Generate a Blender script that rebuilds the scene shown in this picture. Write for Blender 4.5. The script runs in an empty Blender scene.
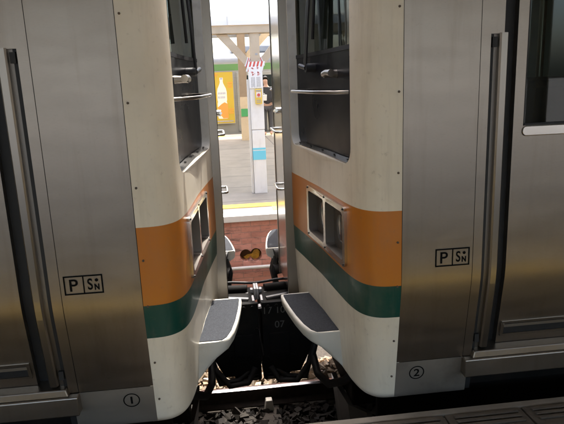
import bpy, bmesh, math, random
from mathutils import Vector, Matrix, geometry
random.seed(7)
C = bpy.data.collections.new('scene'); bpy.context.scene.collection.children.link(C)
R = math.radians
XC, YC = 0.204, 3.713          # middle of the gap, middle of the track
HALF = 1.475                   # half the width of a car
Y_NEAR = 2.150                 # edge of the near platform
Y_FAR = 6.200                  # edge of the far platform

# ------------------------------------------------------------------ helpers
def link(o, parent=None):
    C.objects.link(o)
    if parent is not None: o.parent = parent
    return o

def tag(o, label=None, cat=None, group=None, kind=None):
    if label: o['label'] = label
    if cat: o['category'] = cat
    if group: o['group'] = group
    if kind: o['kind'] = kind
    return o

def empty(name, loc, label, cat, group=None):
    o = bpy.data.objects.new(name, None); o.location = loc
    o.empty_display_size = 0.2
    link(o); return tag(o, label, cat, group)

class MB:
    """collects faces in world coordinates"""
    def __init__(s): s.v = []; s.f = []; s.m = []
    def face(s, pts, m=0):
        b = len(s.v); s.v += [tuple(p) for p in pts]; s.f.append(tuple(range(b, b+len(pts)))); s.m.append(m)
    def mesh(s, vs, fs, m=0):
        b = len(s.v); s.v += [tuple(p) for p in vs]
        for f in fs: s.f.append(tuple(b+i for i in f)); s.m.append(m)
    def hexa(s, p, m=0):       # 8 corners: bottom ring then top ring
        s.mesh(p, [(0,3,2,1),(4,5,6,7),(0,1,5,4),(1,2,6,5),(2,3,7,6),(3,0,4,7)], m)
    def box(s, x0, x1, y0, y1, z0, z1, m=0):
        s.hexa([(x0,y0,z0),(x1,y0,z0),(x1,y1,z0),(x0,y1,z0),(x0,y0,z1),(x1,y0,z1),(x1,y1,z1),(x0,y1,z1)], m)
    def tube(s, pts, r, n=10, m=0, cap=True):
        pts = [Vector(p) for p in pts]; rings = []
        rr = r if isinstance(r, (list, tuple)) else [r]*len(pts)
        up = None
        for i, p in enumerate(pts):
            a = pts[max(0, i-1)]; b = pts[min(len(pts)-1, i+1)]
            t = (b-a).normalized()
            if up is None:
                up = Vector((0,0,1)) if abs(t.z) < .9 else Vector((1,0,0))
            x = t.cross(up).normalized(); y = x.cross(t).normalized(); up = y
            rings.append([p + (x*math.cos(2*math.pi*k/n) + y*math.sin(2*math.pi*k/n))*rr[i] for k in range(n)])
        vs = [q for g in rings for q in g]; fs = []
        for i in range(len(rings)-1):
            for k in range(n):
                fs.append((i*n+k, i*n+(k+1) % n, (i+1)*n+(k+1) % n, (i+1)*n+k))
        if cap:
            fs.append(tuple(range(n-1, -1, -1))); fs.append(tuple((len(rings)-1)*n+k for k in range(n)))
        s.mesh(vs, fs, m)
    def cyl(s, a, b, r, n=24, m=0): s.tube([a, b], r, n, m)
    def build(s, name, mats, parent=None, smooth=None, bevel=0, seg=2, recalc=True, weld=1e-5):
        off = Vector((0,0,0)); p = parent
        while p is not None: off += Vector(p.location); p = p.parent
        me = bpy.data.meshes.new(name)
        me.from_pydata([Vector(v)-off for v in s.v], [], s.f)
        mats = mats if isinstance(mats, (list, tuple)) else [mats]
        for m in mats: me.materials.append(m)
        for i, p in enumerate(me.polygons): p.material_index = s.m[i]
        bm = bmesh.new(); bm.from_mesh(me)
        if weld: bmesh.ops.remove_doubles(bm, verts=bm.verts, dist=weld)
        if recalc: bmesh.ops.recalc_face_normals(bm, faces=bm.faces)
        bm.to_mesh(me); bm.free()
        if smooth is not None:
            me.polygons.foreach_set('use_smooth', [True]*len(me.polygons))
            me.set_sharp_from_angle(angle=R(smooth))
        o = bpy.data.objects.new(name, me); link(o, parent)
        if bevel:
            b = o.modifiers.new('bevel', 'BEVEL'); b.width = bevel; b.segments = seg; b.limit_method = 'ANGLE'; b.angle_limit = R(35)
        return o

def rrect(cx, cy, w, h, r, n=6):
    """rounded rectangle, counter-clockwise list of 2-D points"""
    out = []
    for qx, qy, a0 in ((1,1,0),(-1,1,90),(-1,-1,180),(1,-1,270)):
        for k in range(n+1):
            a = R(a0 + 90*k/n)
            out.append((cx+qx*(w/2-r)+r*math.cos(a), cy+qy*(h/2-r)+r*math.sin(a)))
    return out

# ------------------------------------------------------------------ materials
def mat(name, base, rough=.5, metal=0., spec=.5, noise=0., nscale=8., stretch=(1,1,1), bump=0., bscale=60., rvar=0., dirt=None, dscale=3., dlo=.5, dhi=.75, coat=0., damt=.6):
    m = bpy.data.materials.new(name); m.use_nodes = True
    n = m.node_tree.nodes; l = m.node_tree.links
    b = n['Principled BSDF']
    b.inputs['Base Color'].default_value = (*base, 1); b.inputs['Roughness'].default_value = rough
    b.inputs['Metallic'].default_value = metal; b.inputs['Specular IOR Level'].default_value = spec
    b.inputs['Coat Weight'].default_value = coat
    tc = n.new('ShaderNodeTexCoord'); mp = n.new('ShaderNodeMapping'); mp.inputs['Scale'].default_value = stretch
    l.new(tc.outputs['Object'], mp.inputs['Vector'])
    col = None
    if noise:
        nt = n.new('ShaderNodeTexNoise'); nt.inputs['Scale'].default_value = nscale; nt.inputs['Detail'].default_value = 6
        l.new(mp.outputs['Vector'], nt.inputs['Vector'])
        mr = n.new('ShaderNodeMapRange'); mr.inputs['From Min'].default_value = .25; mr.inputs['From Max'].default_value = .75
        mr.inputs['To Min'].default_value = 1-noise; mr.inputs['To Max'].default_value = 1+noise
        l.new(nt.outputs['Fac'], mr.inputs['Value'])
        mx = n.new('ShaderNodeMix'); mx.data_type = 'RGBA'; mx.blend_type = 'MULTIPLY'; mx.inputs['Factor'].default_value = 1
        mx.inputs['A'].default_value = (*base, 1); l.new(mr.outputs['Result'], mx.inputs['B'])
        col = mx.outputs['Result']
        if rvar:
            m2 = n.new('ShaderNodeMapRange'); m2.inputs['From Min'].default_value = .3; m2.inputs['From Max'].default_value = .7
            m2.inputs['To Min'].default_value = max(0, rough-rvar); m2.inputs['To Max'].default_value = rough+rvar
            l.new(nt.outputs['Fac'], m2.inputs['Value']); l.new(m2.outputs['Result'], b.inputs['Roughness'])
    if dirt:
        nt = n.new('ShaderNodeTexNoise'); nt.inputs['Scale'].default_value = dscale; nt.inputs['Detail'].default_value = 8; nt.inputs['Roughness'].default_value = .65
        l.new(tc.outputs['Object'], nt.inputs['Vector'])
        mr = n.new('ShaderNodeMapRange'); mr.inputs['From Min'].default_value = dlo; mr.inputs['From Max'].default_value = dhi
        mr.inputs['To Max'].default_value = damt
        l.new(nt.outputs['Fac'], mr.inputs['Value'])
        mx = n.new('ShaderNodeMix'); mx.data_type = 'RGBA'
        if col: l.new(col, mx.inputs['A'])
        else: mx.inputs['A'].default_value = (*base, 1)
        mx.inputs['B'].default_value = (*dirt, 1); l.new(mr.outputs['Result'], mx.inputs['Factor'])
        col = mx.outputs['Result']
    if col: l.new(col, b.inputs['Base Color'])
    if bump:
        nt = n.new('ShaderNodeTexNoise'); nt.inputs['Scale'].default_value = bscale; nt.inputs['Detail'].default_value = 5
        l.new(mp.outputs['Vector'], nt.inputs['Vector'])
        bp = n.new('ShaderNodeBump'); bp.inputs['Strength'].default_value = bump; bp.inputs['Distance'].default_value = .01
        l.new(nt.outputs['Fac'], bp.inputs['Height']); l.new(bp.outputs['Normal'], b.inputs['Normal'])
    return m

M = {}
M['steel'] = mat('brushed_stainless', (.315,.278,.24), .36, 1, noise=.03, nscale=3, stretch=(1.5,1.5,5), rvar=.03, bump=.05, bscale=2.2, dirt=(.20,.165,.13), dscale=2.2, dlo=.50, dhi=.85, damt=.4)
def add_streaks(m, scale, stretch, lo, hi, colr, amt):
    """run-off streaks and fine brushing over an existing base colour"""
    n = m.node_tree.nodes; l = m.node_tree.links; b = n['Principled BSDF']
    prev = b.inputs['Base Color'].links[0].from_socket
    tc = n.new('ShaderNodeTexCoord'); mp = n.new('ShaderNodeMapping'); mp.inputs['Scale'].default_value = stretch
    nt = n.new('ShaderNodeTexNoise'); nt.inputs['Scale'].default_value = scale; nt.inputs['Detail'].default_value = 7; nt.inputs['Roughness'].default_value = .65
    l.new(tc.outputs['Object'], mp.inputs['Vector']); l.new(mp.outputs['Vector'], nt.inputs['Vector'])
    r = n.new('ShaderNodeMapRange'); r.inputs['From Min'].default_value = lo; r.inputs['From Max'].default_value = hi; r.inputs['To Max'].default_value = amt
    l.new(nt.outputs['Fac'], r.inputs['Value'])
    mx = n.new('ShaderNodeMix'); mx.data_type = 'RGBA'; l.new(r.outputs['Result'], mx.inputs['Factor']); l.new(prev, mx.inputs['A']); mx.inputs['B'].default_value = (*colr, 1)
    l.new(mx.outputs['Result'], b.inputs['Base Color'])
add_streaks(M['steel'], 10, (1.6,1.6,.10), .52, .80, (.19,.155,.12), .40)
add_streaks(M['steel'], 55, (1,1,1), .62, .78, (.16,.13,.10), .35)
add_streaks(M['steel'], 160, (.25,.25,3), .45, .75, (.24,.21,.18), .30)
M['skirt'] = mat('skirt_stainless', (.46,.42,.37), .55, 1, noise=.05, nscale=5, rvar=.04, dirt=(.15,.12,.09), dscale=4, damt=.4)  # base paler than the side sheets, standing in for a brighter reflection
M['steel_dark'] = mat('dull_stainless', (.22,.20,.18), .45, 1, noise=.05, nscale=4, stretch=(1,1,.6), rvar=.03)
M['polished'] = mat('polished_stainless', (.38,.355,.32), .18, 1, noise=.03, nscale=3, stretch=(1,1,.6), rvar=.02)
M['chrome'] = mat('bright_steel', (.62,.60,.56), .22, 1, noise=.03, nscale=6, rvar=.03)
M['railsteel'] = mat('handrail_stainless', (.30,.275,.245), .32, 1, noise=.02, nscale=3, stretch=(1,1,.4), rvar=.015)
M['darkmetal'] = mat('dark_wiper_paint', (.03,.03,.033), .35, noise=.2)
M['seat'] = mat('dark_seat_cloth', (.02,.022,.03), .8, noise=.2)
M['screwhead'] = mat('dull_screw_head', (.10,.075,.055), .55, .4)
M['rubber'] = mat('black_rubber', (.012,.012,.013), .6, noise=.2, nscale=30)
M['blackpanel'] = mat('black_gloss_panel', (.008,.008,.011), .30, spec=.08, noise=.25, nscale=4, rvar=.06, dirt=(.05,.045,.04), dscale=5, damt=.4)
M['black'] = mat('black_underframe', (.004,.0038,.0036), .75, spec=.15, noise=.4, nscale=10, dirt=(.016,.011,.008), dscale=6, damt=.6)
M['greyiron'] = mat('grey_worn_iron', (.42,.42,.43), .45, .3, noise=.2, nscale=40, dirt=(.1,.09,.08), dscale=30)
M['plow'] = mat('dark_grey_plate', (.11,.11,.115), .35, .4, noise=.2, nscale=8)
M['tread'] = mat('grey_grit_tread', (.042,.045,.052), .95, spec=.1, noise=.25, nscale=120, bump=.4, bscale=300)
M['stepwhite'] = mat('grey_white_paint', (.60,.58,.52), .42, noise=.06, nscale=8, dirt=(.22,.18,.13), dscale=7, dlo=.52, dhi=.8, damt=.5)
M['mark'] = mat('black_lettering', (.008,.008,.008), .85, spec=.05)
M['chalk'] = mat('chalk_lettering', (.075,.07,.062), .8)
M['interior'] = mat('cab_lining', (.22,.24,.22), .6, noise=.1)
M['beige'] = mat('beige_paint', (.52,.41,.275), .5, noise=.08, nscale=6, dirt=(.3,.22,.14), dscale=4, damt=.4)
M['brownbeige'] = mat('brown_beige_paint', (.26,.19,.125), .5, noise=.1, nscale=6)
M['white'] = mat('white_paint', (.78,.77,.73), .45, noise=.03, nscale=5, dirt=(.55,.5,.42), dscale=5, damt=.35)
M['blue'] = mat('light_blue_band', (.17,.58,.72), .4)
add_streaks(M['white'], 12, (1.5,1.5,.2), .54, .8, (.45,.40,.32), .35)
M['red'] = mat('red_tape', (.62,.09,.06), .45)
M['redprint'] = mat('red_print', (.60,.10,.08), .6)
M['greyprint'] = mat('grey_print', (.35,.34,.33), .6)
M['yellow'] = mat('yellow_paint', (.80,.56,.07), .6, noise=.1, nscale=12, dirt=(.4,.33,.2), dscale=14, dlo=.5, dhi=.8, damt=.5)
M['yellowbox'] = mat('yellow_plastic', (.72,.50,.08), .4)
M['green'] = mat('green_stripe', (.11,.24,.07), .4)
M['greenplate'] = mat('green_sign', (.06,.30,.10), .5)
M['farsteel'] = mat('far_stainless', (.30,.295,.27), .5, .35, noise=.08, nscale=3, stretch=(1,1,8))
M['roofgrey'] = mat('grey_roof_paint', (.24,.245,.25), .5, noise=.1, nscale=4)
M['glassdark'] = mat('dark_tinted_window', (.012,.018,.018), .05, spec=.6)
M['poster'] = mat('yellow_poster_paper', (.47,.33,.03), .5)
M['posterorange'] = mat('orange_print', (.80,.27,.05), .5)
M['posterpale'] = mat('pale_print', (.74,.70,.62), .5)
M['postergrey'] = mat('blue_grey_print', (.34,.36,.46), .5)
M['concrete'] = mat('concrete', (.30,.28,.25), .85, noise=.15, nscale=5, bump=.3, bscale=60, dirt=(.14,.12,.10), dscale=2)
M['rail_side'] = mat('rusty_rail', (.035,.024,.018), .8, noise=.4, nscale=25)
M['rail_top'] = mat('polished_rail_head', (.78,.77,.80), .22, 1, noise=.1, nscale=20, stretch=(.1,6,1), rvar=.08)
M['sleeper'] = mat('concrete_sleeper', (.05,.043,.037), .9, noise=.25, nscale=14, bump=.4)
M['pipe'] = mat('pale_pipe', (.62,.60,.55), .5, noise=.08)
M['canopy'] = mat('canopy_sheet', (.62,.60,.56), .8, noise=.08)
M['skin'] = mat('skin', (.45,.27,.19), .5)
M['coat'] = mat('dark_coat', (.03,.03,.035), .8, noise=.3, nscale=15)
M['trousers'] = mat('charcoal_trousers', (.05,.05,.055), .8)
M['hair'] = mat('black_hair', (.012,.010,.009), .5)
M['paper'] = mat('white_paper', (.7,.69,.66), .7)
M['soil'] = mat('dark_soil', (.10,.06,.03), .9, noise=.3)
M['lens'] = mat('lamp_lens', (.18,.17,.16), .08, .6, spec=.8)
M['ochre'] = mat('ochre_deposit', (.85,.60,.09), .5, noise=.3, nscale=30)

def glass_mat(name, tint, gloss_min=.06):
    m = bpy.data.materials.new(name); m.use_nodes = True
    n = m.node_tree.nodes; l = m.node_tree.links; n.clear()
    out = n.new('ShaderNodeOutputMaterial'); mix = n.new('ShaderNodeMixShader')
    tr = n.new('ShaderNodeBsdfTransparent'); tr.inputs['Color'].default_value = (*tint, 1)
    gl = n.new('ShaderNodeBsdfGlossy'); gl.inputs['Roughness'].default_value = .02; gl.inputs['Color'].default_value = (.9,.95,.93,1)
    fr = n.new('ShaderNodeFresnel'); fr.inputs['IOR'].default_value = 1.5
    l.new(fr.outputs['Fac'], mix.inputs['Fac']); l.new(tr.outputs[0], mix.inputs[1]); l.new(gl.outputs[0], mix.inputs[2])
    l.new(mix.outputs[0], out.inputs['Surface'])
    return m
M['glass'] = glass_mat('cab_glass', (.42,.50,.47))

def mask_paint():
    """cream moulding with an orange and a green band painted round it at fixed heights"""
    m = bpy.data.materials.new('cream_orange_green_paint'); m.use_nodes = True
    n = m.node_tree.nodes; l = m.node_tree.links; b = n['Principled BSDF']
    tc = n.new('ShaderNodeTexCoord'); sx = n.new('ShaderNodeSeparateXYZ'); l.new(tc.outputs['Object'], sx.inputs[0])
    mr = n.new('ShaderNodeMapRange'); mr.inputs['From Min'].default_value = 0; mr.inputs['From Max'].default_value = 2
    l.new(sx.outputs['Z'], mr.inputs['Value'])
    cr = n.new('ShaderNodeValToRGB'); cr.color_ramp.interpolation = 'CONSTANT'
    cream = (.74,.675,.555,1)
    e = cr.color_ramp.elements; e[0].position = 0; e[0].color = cream
    e[1].position = .4/2; e[1].color = (.0006,.056,.042,1)
    x = e.new(.555/2); x.color = (.50,.165,.016,1)
    x = e.new(.893/2); x.color = cream
    l.new(mr.outputs['Result'], cr.inputs['Fac'])
    def noisy(scale, lo, hi, colr, amt, prev, stretch=None):
        nt = n.new('ShaderNodeTexNoise'); nt.inputs['Scale'].default_value = scale; nt.inputs['Detail'].default_value = 8; nt.inputs['Roughness'].default_value = .62
        if stretch:
            mp = n.new('ShaderNodeMapping'); mp.inputs['Scale'].default_value = stretch
            l.new(tc.outputs['Object'], mp.inputs['Vector']); l.new(mp.outputs['Vector'], nt.inputs['Vector'])
        else: l.new(tc.outputs['Object'], nt.inputs['Vector'])
        r = n.new('ShaderNodeMapRange'); r.inputs['From Min'].default_value = lo; r.inputs['From Max'].default_value = hi; r.inputs['To Max'].default_value = amt
        l.new(nt.outputs['Fac'], r.inputs['Value'])
        mx = n.new('ShaderNodeMix'); mx.data_type = 'RGBA'; l.new(r.outputs['Result'], mx.inputs['Factor'])
        l.new(prev, mx.inputs['A']); mx.inputs['B'].default_value = (*colr, 1)
        return mx.outputs['Result']
    c = noisy(2.5, .45, .8, (.30,.22,.14), .30, cr.outputs['Color'])
    c = noisy(16, .52, .8, (.20,.15,.11), .24, c, (1.5,1.5,.12))
    c = noisy(40, .62, .76, (.16,.12,.08), .30, c)
    c = noisy(7, .58, .78, (.28,.21,.15), .16, c)
    l.new(c, b.inputs['Base Color'])
    b.inputs['Roughness'].default_value = .40; b.inputs['Specular IOR Level'].default_value = .4; b.inputs['Coat Weight'].default_value = .12; b.inputs['Coat Roughness'].default_value = .12
    nt = n.new('ShaderNodeTexNoise'); nt.inputs['Scale'].default_value = 5; l.new(tc.outputs['Object'], nt.inputs['Vector'])
    bp = n.new('ShaderNodeBump'); bp.inputs['Strength'].default_value = .06; bp.inputs['Distance'].default_value = .03
    l.new(nt.outputs['Fac'], bp.inputs['Height']); l.new(bp.outputs['Normal'], b.inputs['Normal'])
    return m
def translucent_mat(name, colr, amt):
    m = bpy.data.materials.new(name); m.use_nodes = True
    n = m.node_tree.nodes; l = m.node_tree.links; out = n['Material Output']
    t = n.new('ShaderNodeBsdfTranslucent'); t.inputs['Color'].default_value = (*colr, 1); mx = n.new('ShaderNodeMixShader'); mx.inputs['Fac'].default_value = amt
    n['Principled BSDF'].inputs['Base Color'].default_value = (*colr, 1)
    l.new(n['Principled BSDF'].outputs[0], mx.inputs[1]); l.new(t.outputs[0], mx.inputs[2]); l.new(mx.outputs[0], out.inputs['Surface'])
    return m
M['hidden_roof'] = translucent_mat('translucent_roof_sheet', (.80,.78,.72), .36)
M['fasciasheet'] = translucent_mat('translucent_fascia', (.85,.84,.82), .30)
M['mask'] = mask_paint()

def brick_mat():
    m = bpy.data.materials.new('red_brick'); m.use_nodes = True
    n = m.node_tree.nodes; l = m.node_tree.links; b = n['Principled BSDF']
    tc = n.new('ShaderNodeTexCoord'); sx = n.new('ShaderNodeSeparateXYZ'); cb = n.new('ShaderNodeCombineXYZ')
    l.new(tc.outputs['Object'], sx.inputs[0]); l.new(sx.outputs['X'], cb.inputs['X']); l.new(sx.outputs['Z'], cb.inputs['Y'])
    br = n.new('ShaderNodeTexBrick'); br.inputs['Scale'].default_value = 1
    br.inputs['Brick Width'].default_value = .22; br.inputs['Row Height'].default_value = .068; br.inputs['Mortar Size'].default_value = .004
    br.inputs['Color1'].default_value = (.68,.33,.26,1); br.inputs['Color2'].default_value = (.54,.24,.175,1); br.inputs['Mortar'].default_value = (.42,.25,.20,1)
    l.new(cb.outputs[0], br.inputs['Vector'])
    prev = br.outputs['Color']
    for sc, lo, hi, colr, amt, st in ((3, .5, .72, (.12,.06,.05), .5, (1,1,4)), (7, .55, .66, (.09,.06,.055), .75, (.6,1,3.5)), (30, .55, .75, (.25,.12,.09), .6, (1,1,1)), (2, .55,.75,(.50,.27,.21),.5,(1,1,1))):
        nt = n.new('ShaderNodeTexNoise'); nt.inputs['Scale'].default_value = sc; nt.inputs['Detail'].default_value = 7; nt.inputs['Roughness'].default_value = .65
        mp = n.new('ShaderNodeMapping'); mp.inputs['Scale'].default_value = st; l.new(tc.outputs['Object'], mp.inputs['Vector']); l.new(mp.outputs['Vector'], nt.inputs['Vector'])
        r = n.new('ShaderNodeMapRange'); r.inputs['From Min'].default_value = lo; r.inputs['From Max'].default_value = hi; r.inputs['To Max'].default_value = amt
        l.new(nt.outputs['Fac'], r.inputs['Value'])
        mx = n.new('ShaderNodeMix'); mx.data_type = 'RGBA'; l.new(r.outputs['Result'], mx.inputs['Factor']); l.new(prev, mx.inputs['A']); mx.inputs['B'].default_value = (*colr, 1)
        prev = mx.outputs['Result']
    l.new(prev, b.inputs['Base Color']); b.inputs['Roughness'].default_value = .85
    bp = n.new('ShaderNodeBump'); bp.inputs['Strength'].default_value = .5; bp.inputs['Distance'].default_value = .006; bp.invert = True
    l.new(br.outputs['Fac'], bp.inputs['Height']); l.new(bp.outputs['Normal'], b.inputs['Normal'])
    return m
M['brick'] = brick_mat()

def tile_mat(name, c1, c2, mortar, w, h, rough=.7, ms=.006):
    m = bpy.data.materials.new(name); m.use_nodes = True
    n = m.node_tree.nodes; l = m.node_tree.links; b = n['Principled BSDF']
    tc = n.new('ShaderNodeTexCoord')
    br = n.new('ShaderNodeTexBrick'); br.offset = 0; br.inputs['Scale'].default_value = 1
    br.inputs['Brick Width'].default_value = w; br.inputs['Row Height'].default_value = h; br.inputs['Mortar Size'].default_value = ms
    br.inputs['Color1'].default_value = (*c1,1); br.inputs['Color2'].default_value = (*c2,1); br.inputs['Mortar'].default_value = (*mortar,1)
    l.new(tc.outputs['Object'], br.inputs['Vector'])
    nt = n.new('ShaderNodeTexNoise'); nt.inputs['Scale'].default_value = 1.7; nt.inputs['Detail'].default_value = 9; nt.inputs['Roughness'].default_value = .7
    l.new(tc.outputs['Object'], nt.inputs['Vector'])
    r = n.new('ShaderNodeMapRange'); r.inputs['From Min'].default_value = .3; r.inputs['From Max'].default_value = .75; r.inputs['To Min'].default_value = .72; r.inputs['To Max'].default_value = 1.1
    l.new(nt.outputs['Fac'], r.inputs['Value'])
    mx = n.new('ShaderNodeMix'); mx.data_type = 'RGBA'; mx.blend_type = 'MULTIPLY'; mx.inputs['Factor'].default_value = 1
    l.new(br.outputs['Color'], mx.inputs['A']); l.new(r.outputs['Result'], mx.inputs['B'])
    l.new(mx.outputs['Result'], b.inputs['Base Color']); b.inputs['Roughness'].default_value = rough
    return m
M['fartile'] = tile_mat('grey_platform_tiles', (.235,.208,.173), (.20,.178,.148), (.09,.078,.065), 1.35, 1.0, ms=.014)
add_streaks(M['fartile'], 1.2, (1,1,1), .48, .75, (.10,.088,.072), .55)
add_streaks(M['fartile'], 9, (1,1,1), .60, .75, (.08,.07,.06), .5)
M['asphalt'] = mat('near_platform_asphalt', (.045,.042,.039), .8, noise=.2, nscale=9, bump=.3, bscale=90)
M['slab'] = mat('worn_edge_slab', (.07,.058,.044), .8, noise=.25, nscale=18, bump=.35, bscale=70, dirt=(.03,.026,.022), dscale=9)
M['slabedge'] = mat('pale_platform_edge', (.17,.155,.13), .75, noise=.2, nscale=14, dirt=(.14,.12,.10), dscale=9)
M['ballast'] = mat('ballast_bed', (.05,.042,.034), .95, noise=.4, nscale=30, bump=1, bscale=40)
M['earth'] = mat('grey_ground', (.16,.15,.14), .95, noise=.2, nscale=.3)

def stone_mat(name, lo, hi):
    m = bpy.data.materials.new(name); m.use_nodes = True
    n = m.node_tree.nodes; l = m.node_tree.links; b = n['Principled BSDF']
    g = n.new('ShaderNodeNewGeometry'); cr = n.new('ShaderNodeValToRGB')
    cr.color_ramp.elements[0].color = (*lo,1); cr.color_ramp.elements[1].color = (*hi,1); e = cr.color_ramp.elements.new(.35); e.color = (lo[0]*.5+hi[0]*.45, lo[1]*.5+hi[1]*.33, lo[2]*.5+hi[2]*.22, 1)
    l.new(g.outputs['Random Per Island'], cr.inputs['Fac']); l.new(cr.outputs['Color'], b.inputs['Base Color']); b.inputs['Roughness'].default_value = .9
    return m
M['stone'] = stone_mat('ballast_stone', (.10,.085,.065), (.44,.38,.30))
M['shadestone'] = stone_mat('shade_ballast_stone', (.004,.003,.0025), (.018,.014,.010))  # near-black colour stands in for shade on the stones under the gap

# ------------------------------------------------------------------ lettering
def text2d(s, size, weight=0.):
    cu = bpy.data.curves.new('tmp', 'FONT'); cu.body = s; cu.size = size; cu.offset = weight
    cu.align_x = 'CENTER'; cu.align_y = 'CENTER'
    o = bpy.data.objects.new('tmp', cu); bpy.context.scene.collection.objects.link(o)
    dg = bpy.context.evaluated_depsgraph_get(); dg.update()
    me = bpy.data.meshes.new_from_object(o.evaluated_get(dg))
    vs = [(v.co.x, v.co.y) for v in me.vertices]; fs = [tuple(p.vertices) for p in me.polygons]
    bpy.data.objects.remove(o); bpy.data.curves.remove(cu); bpy.data.meshes.remove(me)
    if vs:
        mx = (min(v[0] for v in vs)+max(v[0] for v in vs))/2; my = (min(v[1] for v in vs)+max(v[1] for v in vs))/2
        vs = [(a-mx, b-my) for a, b in vs]
    return vs, fs

# ------------------------------------------------------------------ car body shape
def hem(z):
    """how far the body side leans in below the waist"""
    t = .62-z
    if t <= 0: return 0.
    k = .160
    return k*t*t/.20 if t < .10 else k*(t-.05)
PROF = [(.55,-1.475),(.51,-1.474),(.472,-1.469),(.436,-1.453),(.402,-1.417),(.378,-1.358),(.360,-1.263),(.348,-1.15),(.334,-1.0),(.318,-.82),(.293,-.633),(.269,-.45),(.249,-.313),(.234,-.15),(.230,0)]
PROF = PROF + [(u, -v) for u, v in PROF[-2::-1]]
def catmull(p, n):
    out = []
    for i in range(len(p)-1):
        p0 = p[max(0,i-1)]; p1 = p[i]; p2 = p[i+1]; p3 = p[min(len(p)-1,i+2)]
        for k in range(n):
            t = k/n
            out.append(tuple(.5*((2*p1[j])+(-p0[j]+p2[j])*t+(2*p0[j]-5*p1[j]+4*p2[j]-p3[j])*t*t+(-p0[j]+3*p1[j]-3*p2[j]+p3[j])*t**3) for j in (0,1)))
    out.append(p[-1]); return out
PD = catmull(PROF, 4)
SL = [0.]
for a, b in zip(PD, PD[1:]): SL.append(SL[-1]+math.dist(a, b))
def prof(s):
    s = min(max(s, 0), SL[-1])
    for i in range(len(SL)-1):
        if s <= SL[i+1]:
            t = (s-SL[i])/(SL[i+1]-SL[i]); a, b = PD[i], PD[i+1]
            return (a[0]+(b[0]-a[0])*t, a[1]+(b[1]-a[1])*t)
    return PD[-1]
def s_of_v(v):
    for i in range(len(PD)-1):
        if PD[i][1] <= v <= PD[i+1][1] and PD[i+1][1] > PD[i][1]:
            return SL[i]+(SL[i+1]-SL[i])*(v-PD[i][1])/(PD[i+1][1]-PD[i][1])
    return SL[-1]
ZTOP, ZBOT = 2.46, -.055
def inset(z):
    """rounded lower lip of the moulding"""
    t = (ZBOT+.05)-z
    return 0. if t <= 0 else .05-math.sqrt(max(0, .05**2-min(t,.05)**2))
def face_u(v, z):
    u = prof(s_of_v(v))[0]
    return u + .028*max(0, (.62-z)/.68)**1.5
def side_v(z): return -(HALF-hem(z))

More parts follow.
